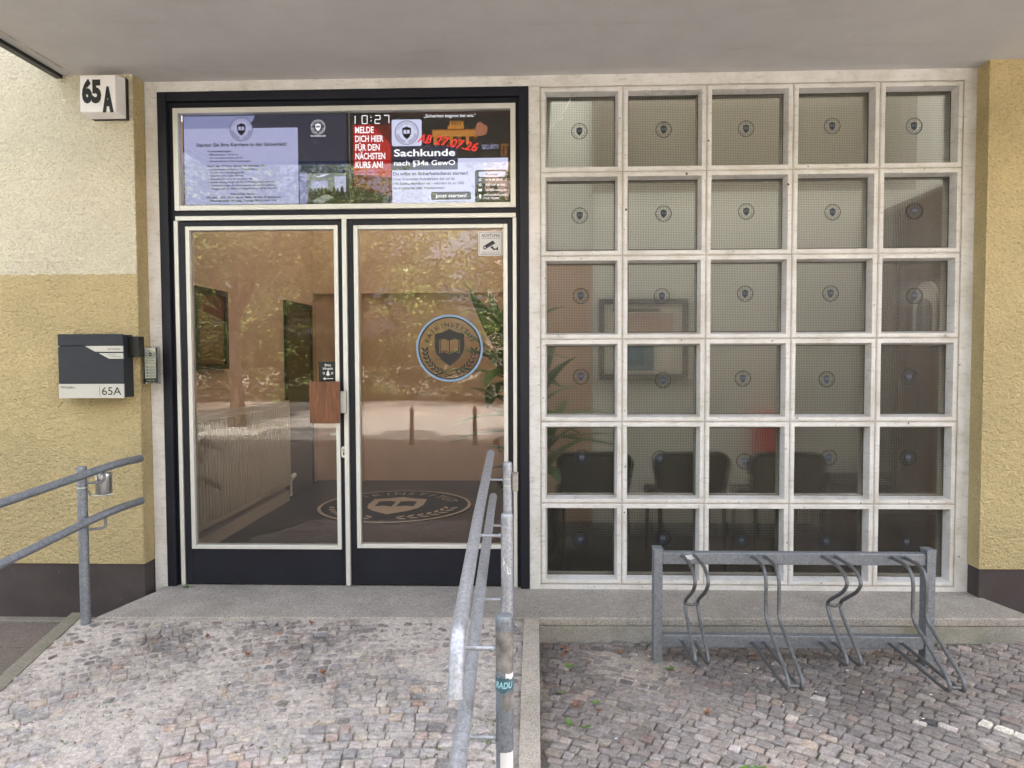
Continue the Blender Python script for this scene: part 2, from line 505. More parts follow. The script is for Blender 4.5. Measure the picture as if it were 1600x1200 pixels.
M['pave_opp'] = concrete('slabs with painted sun', (0.44, 0.40, 0.37), 0.0, 0.3)  # sun brightness put into the colour; paler copy of the pavement slabs
M['pave_far'] = concrete('pavement slabs', (0.19, 0.178, 0.168), 0.0, 0.3)
M['earth'] = concrete('bare earth', (0.30, 0.26, 0.20), 0.5, 0.3)
M['bark'] = mat('tree bark', (0.10, 0.075, 0.055), 0.9, var=0.35, scale=20, bump=0.6, bscale=30, stretch=(3, 3, 1))
M['leaf'] = leafy('tree leaves', (0.018, 0.032, 0.006), (0.40, 0.48, 0.17))
M['plant_leaf'] = leafy('indoor plant leaves', (0.03, 0.085, 0.035), (0.17, 0.27, 0.09), 0.15)
M['green_leaf'] = mat('fresh leaf', (0.10, 0.20, 0.035), 0.5, var=0.25, scale=60)
M['brown_leaf'] = mat('dry leaf', (0.26, 0.11, 0.05), 0.7, var=0.3, scale=60)
M['pink_wall'] = mat('pale pink render', (0.46, 0.34, 0.30), 0.9, var=0.06)
M['red_wall'] = mat('brick red base', (0.25, 0.20, 0.18), 0.9, var=0.1)
M['win_dark'] = mat('far window glass', (0.03, 0.035, 0.04), 0.1, var=0.1)
M['iron'] = mat('brown painted iron', (0.03, 0.022, 0.018), 0.5, var=0.1)
M['dirty'] = mat('bare weathered zinc', (0.22, 0.20, 0.18), 0.75, var=0.6, scale=28, bump=0.2, bscale=60)
M['teal'] = mat('teal spray paint', (0.06, 0.13, 0.15), 0.5, var=0.2)
M['pale_teal'] = mat('pale teal spray paint', (0.35, 0.62, 0.68), 0.5, var=0.1)
M['purple'] = mat('faint purple spray', (0.50, 0.30, 0.62), 0.5, var=0.1)
M['bolt'] = mat('bracket plate', (0.40, 0.37, 0.33), 0.5, metal=0.4, var=0.2, scale=60)
def frosted(name, k):
    m, t, b = new_mat(name)
    t.nodes.remove(b)
    tl = N(t, 'ShaderNodeBsdfTranslucent')
    tl.inputs[0].default_value = (0.96 * k, 0.96 * k, 0.96 * k, 1)
    t.links.new(tl.outputs[0], t.nodes['Material Output'].inputs[0])
    return m
M['frosted'] = frosted('dim added light panel', 0.31)
M['frosted_light'] = frosted('added light panel', 0.52)
M['upper_wall'] = mat('wall band with painted shade', (0.33, 0.30, 0.265), 0.8, var=0.04)
M['acrylic'] = clear_glass('clear acrylic', (0.93, 0.94, 0.94))
# displays give off light
M['e_lav'] = emit('screen lavender', (0.35, 0.385, 0.66), 0.150)
M['e_lav2'] = emit('screen lavender dim', (0.22, 0.25, 0.50), 0.137)
M['e_navy'] = emit('screen navy', (0.018, 0.022, 0.055), 0.137)
M['e_navy2'] = emit('screen dark blue', (0.010, 0.022, 0.075), 0.137)
M['e_white'] = emit('screen white', (0.50, 0.54, 0.80), 0.178)
M['e_letter'] = emit('screen white letters', (0.85, 0.88, 1.0), 0.191)
M['e_black'] = emit('screen black', (0.006, 0.005, 0.006), 0.102)
M['e_red'] = emit('screen red', (0.42, 0.012, 0.012), 0.137)
M['e_red2'] = emit('screen deep red', (0.10, 0.004, 0.004), 0.137)
M['e_scrawl'] = emit('screen bright red', (0.85, 0.035, 0.03), 0.164)
M['e_gold'] = emit('screen gold', (0.48, 0.20, 0.035), 0.123)
M['e_gold2'] = emit('screen dark gold', (0.20, 0.075, 0.012), 0.123)
M['e_skin'] = emit('screen skin tone', (0.36, 0.14, 0.085), 0.123)
M['e_hair'] = emit('screen dark hair', (0.018, 0.010, 0.008), 0.102)
M['e_green'] = emit('screen green black', (0.008, 0.013, 0.011), 0.137)
M['e_grey'] = emit('screen photo grey', (0.19, 0.22, 0.24), 0.137)
M['e_ink'] = M['ink']

# ------------------------------------------------------------------ mesh builder
class MB:
    def __init__(s):
        s.v, s.f, s.m, s.sm, s.mats = [], [], [], [], []

    def mi(s, m):
        m = M[m] if isinstance(m, str) else m
        if m not in s.mats:
            s.mats.append(m)
        return s.mats.index(m)

    def add(s, vs, fs, m, smooth=False):
        o = len(s.v)
        k = s.mi(m)
        s.v += [tuple(v) for v in vs]
        for f in fs:
            s.f.append(tuple(i + o for i in f)); s.m.append(k); s.sm.append(smooth)
        return s

    def box(s, x0, x1, y0, y1, z0, z1, m):
        vs = [(x, y, z) for x in (x0, x1) for y in (y0, y1) for z in (z0, z1)]
        return s.add(vs, [(0, 1, 3, 2), (4, 6, 7, 5), (0, 4, 5, 1), (2, 3, 7, 6), (0, 2, 6, 4), (1, 5, 7, 3)], m)

    def tube(s, pts, r, m, n=16, caps=True, smooth=True):
        pts = [Vector(p) for p in pts]
        rs = r if isinstance(r, (list, tuple)) else [r] * len(pts)
        T = []
        for i, p in enumerate(pts):
            a = pts[max(i - 1, 0)]; b = pts[min(i + 1, len(pts) - 1)]
            T.append((b - a).normalized())
        ref = Vector((0, 0, 1)) if abs(T[0].z) < 0.9 else Vector((0, 1, 0))
        nrm = (ref - T[0] * ref.dot(T[0])).normalized()
        vs = []
        for i, p in enumerate(pts):
            nrm = (nrm - T[i] * nrm.dot(T[i])).normalized()
            bn = T[i].cross(nrm)
            for k in range(n):
                a = 2 * math.pi * k / n
                vs.append(p + (nrm * math.cos(a) + bn * math.sin(a)) * rs[i])
        fs = []
        for i in range(len(pts) - 1):
            for k in range(n):
                fs.append((i * n + k, i * n + (k + 1) % n, (i + 1) * n + (k + 1) % n, (i + 1) * n + k))
        s.add(vs, fs, m, smooth)
        if caps:
            e = (len(pts) - 1) * n
            s.add(vs[:n], [tuple(range(n))[::-1]], m)
            s.add(vs[e:], [tuple(range(n))], m)
        return s

    def prism(s, poly, fn0, fn1, m):
        """poly of (u, v); fn0/fn1 map it to the two faces"""
        n = len(poly)
        a = [fn0(*p) for p in poly]; b = [fn1(*p) for p in poly]
        s.add(a + b, [tuple(range(n)), tuple(range(2 * n - 1, n - 1, -1))] + [(i, i + n, (i + 1) % n + n, (i + 1) % n) for i in range(n)], m)
        return s

    def flat(s, poly, fn, m):
        return s.add([fn(*p) for p in poly], [tuple(range(len(poly)))], m)

    def ring(s, cu, cv, r0, r1, fn, m, n=64, ev=1.0):
        vs = []
        for k in range(n):
            a = 2 * math.pi * k / n
            vs += [fn(cu + r0 * math.cos(a), cv + r0 * math.sin(a) * ev), fn(cu + r1 * math.cos(a), cv + r1 * math.sin(a) * ev)]
        fs = [(2 * k, 2 * k + 1, (2 * k + 3) % (2 * n), (2 * k + 2) % (2 * n)) for k in range(n)]
        return s.add(vs, fs, m)

    def disc(s, cu, cv, r, fn, m, n=48):
        return s.flat([(cu + r * math.cos(2 * math.pi * k / n), cv + r * math.sin(2 * math.pi * k / n)) for k in range(n)], fn, m)

    def rrect(s, u0, u1, v0, v1, r, fn, m, n=6):
        P = []
        for cx, cy, a0 in ((u1 - r, v1 - r, 0), (u0 + r, v1 - r, 90), (u0 + r, v0 + r, 180), (u1 - r, v0 + r, 270)):
            for k in range(n + 1):
                a = R_(a0 + 90 * k / n)
                P.append((cx + r * math.cos(a), cy + r * math.sin(a)))
        return s.flat(P, fn, m)

    def text(s, txt, u0, v, h, fn, m, u1=None, align='L', bold=0.0, shear=0.0, rot=0.0, squeeze=None):
        """cap height h, baseline v; stretched to end at u1 when given"""
        vs, fs, wd = glyphs(txt, bold, shear)
        k = h
        kx = k if squeeze is None else k * squeeze
        if u1 is not None:
            kx = (u1 - u0) / wd
        off = 0 if align == 'L' else (-wd * kx / 2 if align == 'C' else -wd * kx)
        c, sn = math.cos(rot), math.sin(rot)
        s.add([fn(u0 + (x * kx + off) * c - y * k * sn, v + (x * kx + off) * sn + y * k * c) for x, y in vs], fs, m)
        return s

    def build(s, name, parent=None, bevel=0.0, root=None, smooth_angle=None):
        me = bpy.data.meshes.new(name)
        off = Vector((0, 0, 0))
        p = parent
        while p is not None:
            off += p.location; p = p.parent
        me.from_pydata([tuple(Vector(v) - off) for v in s.v], [], s.f)
        for mm in s.mats:
            me.materials.append(mm)
        me.polygons.foreach_set('material_index', s.m)
        me.polygons.foreach_set('use_smooth', s.sm)
        me.update()
        o = bpy.data.objects.new(name, me)
        COL.objects.link(o)
        if parent is not None:
            o.parent = parent
        if bevel:
            md = o.modifiers.new('bevel', 'BEVEL')
            md.width = bevel; md.segments = 2; md.limit_method = 'ANGLE'; md.angle_limit = R_(40)
        return o

_gl = {}
def glyphs(txt, bold=0.0, shear=0.0):
    key = (txt, bold, shear)
    if key in _gl:
        return _gl[key]
    cu = bpy.data.curves.new('t', 'FONT')
    cu.body = txt
    cu.size = 1.0
    cu.resolution_u = 3
    cu.offset = bold
    cu.shear = shear
    ob = bpy.data.objects.new('t', cu)
    COL.objects.link(ob)
    bpy.context.view_layer.update()
    dg = bpy.context.evaluated_depsgraph_get()
    me = bpy.data.meshes.new_from_object(ob.evaluated_get(dg))
    vs = [(v.co.x, v.co.y) for v in me.vertices]
    fs = [tuple(p.vertices) for p in me.polygons]
    bpy.data.objects.remove(ob); bpy.data.curves.remove(cu); bpy.data.meshes.remove(me)
    if not vs:
        return [], [], 1.0
    cap = 0.70
    x0 = min(v[0] for v in vs)
    vs = [((x - x0) / cap, y / cap) for x, y in vs]
    _gl[key] = (vs, fs, max(v[0] for v in vs))
    return _gl[key]

def tag(o, label, cat, group=None, kind=None):
    if label: o['label'] = label
    if cat: o['category'] = cat
    if group: o['group'] = group
    if kind: o['kind'] = kind
    return o

def thing(name, label, cat, loc=(0, 0, 0), group=None):
    o = bpy.data.objects.new(name, None)
    o.empty_display_size = 0.1
    COL.objects.link(o)
    o.location = loc
    return tag(o, label, cat, group)

def struct(o):
    o['kind'] = 'structure'
    return o

def FP(y):                      # a vertical plane facing the street at depth y
    return lambda u, v: (u, y, v)

# ------------------------------------------------------------------ emblem: ring, lettering, shield with book, laurel
SHIELD = [(-0.36, 0.40), (-0.18, 0.44), (0.0, 0.54), (0.18, 0.44), (0.36, 0.40), (0.37, 0.05), (0.33, -0.16), (0.22, -0.33), (0.0, -0.52), (-0.22, -0.33), (-0.33, -0.16), (-0.37, 0.05)]
def emblem(mb, cu, cv, r, fn0, fn1, line, shield, book, letters=None, laurel=None, fill=None, detail=2, ring2=True):
    letters = letters or line
    laurel = laurel or line
    if fill:
        mb.disc(cu, cv, r, fn0, fill)
        f = fn1
    else:
        f = fn0
    mb.ring(cu, cv, r * 0.955, r, f, line, 56)
    if detail >= 2 and ring2:
        mb.ring(cu, cv, r * 0.90, r * 0.915, f, line, 56)
    mb.flat([(cu + x * r, cv + y * r * 1.02 - 0.02 * r) for x, y in SHIELD], f, shield)
    f2 = lambda u, v: tuple(Vector(fn1(u, v)) + (Vector(fn1(u, v)) - Vector(fn0(u, v))))
    b = r * 0.01
    for sgn in (-1, 1):
        mb.flat([(cu + sgn * 0.03 * r, cv + 0.20 * r), (cu + sgn * 0.14 * r, cv + 0.24 * r), (cu + sgn * 0.255 * r, cv + 0.20 * r), (cu + sgn * 0.255 * r, cv - 0.10 * r), (cu + sgn * 0.14 * r, cv - 0.06 * r), (cu + sgn * 0.03 * r, cv - 0.12 * r)][::sgn], f2, book)
    word = 'FAIRINSTITUT'
    a0, a1 = 158, 22
    if detail >= 1:
        for i, ch in enumerate(word):
            a = R_(a0 + (a1 - a0) * i / (len(word) - 1))
            rr = 0.69 * r
            mb.text(ch, cu + rr * math.cos(a), cv + rr * math.sin(a), 0.155 * r, f, letters, align='C', rot=a - math.pi / 2)
    nl = 7 if detail >= 2 else 5
    for sgn in (-1, 1):
        for i in range(nl):
            a = R_(-90 + sgn * (16 + 62 * i / (nl - 1)))
            for side in (-1, 1):
                rr = (0.76 + side * 0.055) * r
                c = (cu + rr * math.cos(a), cv + rr * math.sin(a))
                d = a + sgn * (math.pi / 2) - side * sgn * 0.55
                L, W = 0.075 * r, 0.03 * r
                mb.flat([(c[0] + L * math.cos(d) * x - W * math.sin(d) * y, c[1] + L * math.sin(d) * x + W * math.cos(d) * y) for x, y in ((-1, 0), (-0.3, -1), (0.5, -0.8), (1, 0), (0.5, 0.8), (-0.3, 1))], f, laurel)

# ================================================================== THE BUILDING
bld = thing('apartment_building', 'ochre and cream roughcast apartment house around the glazed entrance', 'building', (0, 0, 0))
XL, XR = -2.265, 2.462
TOP = 12.4
mb = MB()
# left wall: ochre below z 1.835, cream above; the side that faces the door stays ochre
mb.box(-7.0, XL - 0.004, -0.11, 0.30, 0.165, 3.13, 'two_tone')
mb.box(XL - 0.004, XL, -0.107, 0.0, 0.165, 2.95, 'ochre')
mb.build('wall', bld)
mb = MB()
mb.box(XR, 7.0, -0.11, 0.30, 0.165, 3.13, 'ochre')
mb.build('wall', bld)
mb = MB()
mb.box(-7.0, 7.0, -0.11, 0.30, 3.13, TOP, 'cream')
mb.build('upper_wall', bld)
mb = MB()
mb.box(-7.0, XL - 0.006, -0.100, 0.30, -0.45, 0.165, 'plinth')
mb.build('plinth', bld, 0.004)
mb = MB()
mb.box(XR + 0.006, 7.0, -0.100, 0.30, -0.45, 0.165, 'plinth')
mb.build('plinth', bld, 0.004)
# canopy over the entrance
mb = MB()
mb.box(-2.665, 3.6, -1.62, 0.30, 2.953, 3.13, 'soffit')
can = mb.build('canopy', bld)
mb = MB()
mb.box(-2.705, -2.667, -1.64, -0.112, 2.935, 3.14, 'black')
mb.box(-2.665, 3.6, -1.655, -1.622, 2.935, 3.14, 'black')
mb.build('drip_edge', can)
mb = MB()
mb.tube([(-2.60, -1.58, 2.952), (-2.60, -0.15, 2.952)], 0.006, 'groove', 8)
mb.build('drip_groove', can)
for x_, w_, h_ in ((-6.2, 1.2, 1.9), (-3.6, 1.6, 2.3), (-0.9, 1.1, 1.5), (1.4, 1.5, 2.4), (4.6, 1.3, 1.9)):  # unseen gables, added to break up the roofline's shadow on the street
    mb = MB()
    mb.prism([(x_, TOP), (x_ + w_, TOP), (x_ + w_, TOP + h_ * 0.75), (x_ + w_ / 2, TOP + h_), (x_, TOP + h_ * 0.75)], FP(-0.05), FP(0.29), 'cream')
    mb.build('shadow_gable', bld)
# white surround of the opening
mb = MB()
mb.box(XL, -2.188, 0.0, 0.12, -0.03, 2.953, 'white')
mb.box(-2.188, 0.026, 0.0, 0.12, 2.893, 2.953, 'white')
mb.box(-0.038, 0.026, 0.001, 0.12, -0.03, 2.893, 'white')
sur = mb.build('surround', bld, 0.004)
# rooms behind the glass
mb = MB()
mb.box(-2.60, 0.06, 0.12, 6.2, -0.06, 0.0, 'int_floor')
mb.box(0.06, 3.3, 0.12, 6.2, -0.06, 0.0, 'carpet')
mb.build('interior_floor', bld)
mb = MB()
mb.box(-2.60, 0.10, 3.52, 6.2, 2.96, 3.05, 'int_ceiling')
mb.build('interior_ceiling', bld)
mb = MB()
mb.box(-2.60, 0.10, 0.302, 3.52, 2.98, 3.00, 'frosted')  # unseen translucent roof, added so the sun brightens the lobby
mb.build('added_light_panel', bld)
mb = MB()
mb.box(0.10, 3.1, 0.302, 1.70, 4.72, 4.74, 'frosted_light')  # unseen translucent roof, added to brighten the waiting room from above
mb.build('added_light_panel', bld)
mb = MB()
mb.box(-2.60, -2.40, 0.12, 6.2, 0.0, 2.96, 'tan')                 # left lobby wall
mb.box(-2.40, 0.10, 3.52, 3.70, 2.04, 2.96, 'tan')               # lintel over the passage
mb.box(-2.40, 0.10, 3.60, 3.70, 0.0, 2.04, 'tan')
mb.box(-2.10, -1.88, 3.40, 3.60, 0.0, 2.04, 'tan')         # pillar
mb.box(-2.40, 0.3, 5.6, 5.7, 0.0, 2.96, 'tan')
mb.box(0.10, 0.22, 1.78, 3.60, 0.0, 2.20, 'salmon')
mb.box(0.10, 0.22, 1.78, 3.60, 2.20, 4.80, 'grey_wall')
mb.box(0.08, 0.52, 1.702, 1.78, 0.0, 2.20, 'salmon')
mb.box(0.08, 0.52, 1.702, 1.78, 2.20, 4.80, 'grey_wall')
mb.box(0.46, 3.0, 1.66, 1.70, 0.0, 2.66, 'grey_wall')
mb.box(0.46, 3.0, 1.66, 1.70, 2.66, 3.50, 'upper_wall')  # darker upper strip: shade put into the wall colour
mb.box(0.46, 3.0, 1.66, 1.70, 3.50, 4.80, 'grey_wall')
mb.box(0.06, 0.10, 0.302, 1.78, 2.96, 4.80, 'grey_wall')  # high walls up here form an unseen light well, added for the room light
mb.box(3.0, 3.1, 0.31, 1.70, 0.0, 4.80, 'grey_wall')
mb.build('interior_wall', bld)

# ================================================================== entrance door
door = thing('entrance_door', 'navy double leaf entrance door with aluminium trims and wide transom window', 'door', (-1.1, 0.03, 0))
mb = MB()
# outer frame and inner rebate
def frame(mb, x0, x1, z0, z1, wd, y0, y1, m, bottom=True, wb=None):
    wb = wd if wb is None else wb
    mb.box(x0, x0 + wd, y0, y1, z0, z1, m)
    mb.box(x1 - wd, x1, y0, y1, z0, z1, m)
    mb.box(x0 + wd, x1 - wd, y0, y1, z1 - wd, z1, m)
    if bottom:
        mb.box(x0 + wd, x1 - wd, y0, y1, z0, z0 + wb, m)
frame(mb, -2.188, -0.038, 0.0, 2.893, 0.052, -0.004, 0.10, 'navy', False)
frame(mb, -2.136, -0.090, 0.0, 2.841, 0.030, 0.028, 0.10, 'navy', False)
mb.box(-2.106, -0.120, 0.030, 0.10, 2.152, 2.215, 'navy')
mb.build('door_frame', door, 0.003)
mb = MB()
frame(mb, -2.106, -0.112, 2.215, 2.806, 0.030, 0.012, 0.06, 'alu')
mb.box(-2.106, -0.112, 0.016, 0.06, 2.158, 2.184, 'alu')
mb.box(-2.116, -2.092, 0.016, 0.06, 0.002, 2.158, 'alu')
mb.box(-0.131, -0.109, 0.016, 0.06, 0.002, 2.158, 'alu')
mb.box(-1.121, -1.095, 0.004, 0.06, 0.008, 2.158, 'alu')
mb.build('trim_strip', door, 0.003)
mb = MB()
mb.box(-2.076, -0.142, 0.036, 0.042, 2.245, 2.776, 'transom_glass')
mb.build('transom_pane', door)
def leaf(x0, x1, gx0, gx1, gz0, gz1):
    mb = MB()
    mb.box(x0, gx0, 0.024, 0.074, 0.008, 2.152, 'navy')
    mb.box(gx1, x1, 0.024, 0.074, 0.008, 2.152, 'navy')
    mb.box(gx0, gx1, 0.024, 0.074, 0.008, gz0, 'navy')
    mb.box(gx0, gx1, 0.024, 0.074, gz1, 2.152, 'navy')
    lf = mb.build('door_leaf', door, 0.003)
    mb = MB()
    frame(mb, gx0, gx1, gz0, gz1, 0.024, 0.012, 0.06, 'alu')
    mb.build('glazing_bead', lf, 0.003)
    mb = MB()
    mb.box(gx0 + 0.024, gx1 - 0.024, 0.040, 0.046, gz0 + 0.024, gz1 - 0.024, 'glass')
    mb.build('glass_pane', lf)
    return lf
lfL = leaf(-2.090, -1.123, -2.046, -1.147, 0.221, 2.123)
lfR = leaf(-1.093, -0.133, -1.055, -0.161, 0.230, 2.121)
# walnut push plate and steel pull
mb = MB()
mb.box(-1.305, -1.129, -0.055, -0.035, 0.975, 1.217, 'woodplate')
wp = mb.build('push_plate', lfL, 0.004)
mb = MB()
mb.box(-1.138, -1.100, -0.030, 0.006, 1.032, 1.158, 'alum_plate')
mb.box(-1.16, -1.13, -0.034, -0.016, 1.04, 1.15, 'alum_plate')
mb.box(-1.132, -1.106, 0.0, 0.030, 1.06, 1.13, 'steel')
mb.build('handle', lfL, 0.003)
mb = MB()
P = []
for k in range(24):
    a = 2 * math.pi * k / 24
    P.append((-1.127 + 0.0155 * math.cos(a), 0.80 + (0.019 if math.sin(a) > 0 else -0.019) + 0.0145 * math.sin(a)))
mb.prism(P, FP(0.012), FP(0.026), 'steel')
mb.disc(-1.127, 0.812, 0.008, FP(0.011), 'bolt', 20)
mb.flat([(-1.131, 0.782), (-1.123, 0.782), (-1.123, 0.80), (-1.131, 0.80)], FP(0.011), 'ink')
mb.build('lock', lfL)
mb = MB()
mb.tube([(-1.23, 0.10, 0.895), (-1.13, 0.10, 0.900)], 0.008, 'steel', 10)
mb.tube([(-1.14, 0.075, 0.900), (-1.14, 0.10, 0.900)], 0.008, 'steel', 10)
mb.build('inner_lever', lfL)
# please-ring sticker
mb = MB()
f0, f1 = FP(0.0392), FP(0.0386)
mb.rrect(-1.277, -1.170, 1.214, 1.331, 0.004, f0, 'black')
mb.text('Bitte', -1.222, 1.304, 0.014, f1, 'paper', align='C', bold=0.01)
mb.text('klingeln', -1.222, 1.284, 0.014, f1, 'paper', align='C', bold=0.01)
mb.flat([(-1.236, 1.252), (-1.208, 1.252), (-1.214, 1.259), (-1.216, 1.272), (-1.222, 1.277), (-1.228, 1.272), (-1.230, 1.259)], f1, 'paper')
mb.disc(-1.222, 1.2495, 0.004, f1, 'paper', 12)
for sgn in (-1, 1):
    for k in (0.020, 0.027):
        mb.flat([(-1.222 + sgn * k, 1.256), (-1.222 + sgn * (k + 0.003), 1.256), (-1.222 + sgn * (k + 0.003), 1.270), (-1.222 + sgn * k, 1.270)], f1, 'paper')
mb.flat([(-1.243, 1.2285), (-1.192, 1.2285), (-1.192, 1.2325), (-1.243, 1.2325)], f1, 'paper')
mb.flat([(-1.252, 1.2305), (-1.238, 1.2215), (-1.238, 1.2265), (-1.243, 1.2305), (-1.238, 1.2345), (-1.238, 1.2395)], f1, 'paper')
mb.build('ring_sticker', lfL)
# camera warning sticker
mb = MB()
mb.rrect(-0.331, -0.188, 1.942, 2.084, 0.008, f0, 'silver')
g1 = FP(0.0389)
mb.rrect(-0.325, -0.194, 1.948, 2.078, 0.006, g1, 'stk_grey')
f2 = FP(0.0383)
mb.rrect(-0.3235, -0.1955, 1.9495, 2.0765, 0.006, FP(0.0387), 'silver')
mb.text('ACHTUNG', -0.313, 2.051, 0.017, f2, 'ink', u1=-0.206, bold=0.012)
mb.text('VIDEOÜBERWACHUNG', -0.313, 2.040, 0.006, f2, 'ink', u1=-0.206)
cam_p = [(-0.300, 1.998), (-0.246, 2.030), (-0.232, 2.012), (-0.286, 1.982)]
mb.flat(cam_p, f2, 'ink')
mb.flat([(-0.298, 1.986), (-0.240, 2.018), (-0.236, 2.012), (-0.290, 1.979)], FP(0.038), 'stk_grey')
mb.disc(-0.293, 1.989, 0.011, f2, 'ink', 20)
mb.disc(-0.293, 1.989, 0.006, FP(0.038), 'silver', 16)
mb.flat([(-0.262, 1.992), (-0.250, 1.998), (-0.238, 1.982), (-0.222, 1.986), (-0.222, 1.978), (-0.242, 1.974)], f2, 'ink')
mb.flat([(-0.224, 1.992), (-0.217, 1.992), (-0.217, 1.972), (-0.224, 1.972)], f2, 'ink')
for k in range(3):
    mb.text('Dieser Bereich wird durch Kamera überwacht', -0.313, 1.962 - 0.005 * k, 0.0032, f2, 'stk_grey', u1=-0.206)
mb.build('camera_warning', lfR)
# emblem on the right glass
mb = MB()
mb.ring(-0.503, 1.407, 0.176, 0.184, f0, 'stk_dark', 72)
mb.ring(-0.503, 1.407, 0.184, 0.196, f0, 'stk_blue', 72)
cu, cv, r = -0.503, 1.405, 0.180
mb2 = mb
word = 'FAIRINSTITUT'
for i, ch in enumerate(word):
    a = R_(160 - 140 * i / 11)
    mb.text(ch, cu + 0.70 * r * math.cos(a), cv + 0.70 * r * math.sin(a), 0.027, f0, 'stk_dark', align='C', rot=a - math.pi / 2, bold=0.006)
# shield cut around an open book so the book shows the room behind
sh = [(cu + x * 0.2375, cv + 0.004 + y * 0.205) for x, y in SHIELD]
bk = [(-0.060, 0.048), (-0.032, 0.056), (0, 0.046), (0.032, 0.056), (0.060, 0.048), (0.060, -0.028), (0.032, -0.020), (0, -0.032), (-0.032, -0.020), (-0.060, -0.028)]
bk = [(cu + x, cv + y) for x, y in bk]
def ray_out(poly, ang):
    d = (math.cos(ang), math.sin(ang)); best = 0
    for i in range(len(poly)):
        ax, ay = poly[i][0] - cu, poly[i][1] - cv - 0.012
        bx, by = poly[(i + 1) % len(poly)][0] - cu, poly[(i + 1) % len(poly)][1] - cv - 0.012
        ex, ey = bx - ax, by - ay
        den = d[0] * ey - d[1] * ex
        if abs(den) < 1e-9: continue
        t_ = (ax * ey - ay * ex) / den
        q = (ax * d[1] - ay * d[0]) / den
        if t_ > 0 and -1e-6 <= q <= 1 + 1e-6: best = max(best, t_)
    return (cu + d[0] * best, cv + 0.012 + d[1] * best)
angs = [2 * math.pi * k / 96 for k in range(96)]
vo = [ray_out(sh, a) for a in angs]; vi = [ray_out(bk, a) for a in angs]
mb.add([f0(*p) for p in vo] + [f0(*p) for p in vi], [(k, (k + 1) % 96, (k + 1) % 96 + 96, k + 96) for k in range(96)], 'stk_dark')
for x in (-0.052, 0.0, 0.052):
    mb.flat([(cu + x - 0.0022, cv - 0.026), (cu + x + 0.0022, cv - 0.026), (cu + x + 0.0022, cv + 0.048), (cu + x - 0.0022, cv + 0.048)], f1, 'stk_dark')
for sgn in (-1, 1):
    mb.flat([(cu, cv - 0.026), (cu + sgn * 0.03, cv - 0.014), (cu + sgn * 0.053, cv - 0.022), (cu + sgn * 0.053, cv - 0.018), (cu + sgn * 0.03, cv - 0.010), (cu, cv - 0.022)][::sgn], f1, 'stk_dark')
    for i in range(8):
        a = R_(-90 + sgn * (20 + 68 * i / 7))
        for side in (-1, 1):
            rr = (0.80 + side * 0.055) * r
            c = (cu + rr * math.cos(a), cv + rr * math.sin(a))
            d = a + sgn * math.pi / 2 - side * sgn * 0.6
            L, W = 0.017, 0.0055
            mb.flat([(c[0] + L * math.cos(d) * x - W * math.sin(d) * y, c[1] + L * math.sin(d) * x + W * math.cos(d) * y) for x, y in ((-1, 0), (-0.3, -1), (0.5, -0.8), (1, 0), (0.5, 0.8), (-0.3, 1))], f0, 'stk_dark')
    mb.tube([(cu - sgn * 0.03, 0.039, cv - 0.166), (cu + sgn * 0.03, 0.039, cv - 0.148)], 0.0015, 'stk_dark', 6)
mb.build('emblem', lfR)

# ================================================================== displays behind the transom glass
def bezel(d, x0, x1, z0, z1):
    mb = MB()
    mb.box(x0, x1, 0.082, 0.13, z0, z1, 'black')
    mb.build('bezel', d, 0.003)
s1 = thing('display_screen', 'lit screen behind the transom with a lavender course notice and dark blue side column', 'screen', (-1.6, 0.09, 2.24))
bezel(s1, -2.082, -1.094, 2.248, 2.792)
A0, A1, A2, A3, A4 = FP(0.0812), FP(0.0806), FP(0.0800), FP(0.0794), FP(0.0788)
def rect(mb, u0, u1, v0, v1, f, m):
    mb.flat([(u0, v0), (u1, v0), (u1, v1), (u0, v1)], f, m)
mb = MB()
rect(mb, -2.074, -1.392, 2.258, 2.782, A0, 'e_navy')
rect(mb, -1.392, -1.106, 2.258, 2.782, A0, 'e_navy')
rect(mb, -1.392, -1.106, 2.44, 2.505, A1, 'e_navy2')
rect(mb, -2.074, -1.394, 2.262, 2.706, A1, 'e_lav')
mb.flat([(-2.074, 2.706), (-1.688, 2.706), (-1.645, 2.778), (-2.074, 2.778)], A1, 'e_lav2')
mb.build('panel', s1)
mb = MB()
T = lambda s, u0, u1, v, h, **k: mb.text(s, u0, v, h, A2, 'ink', u1=u1, **k)
T('Starten Sie Ihre Karriere in der Sicherheit!', -2.000, -1.462, 2.601, 0.021, bold=0.025)
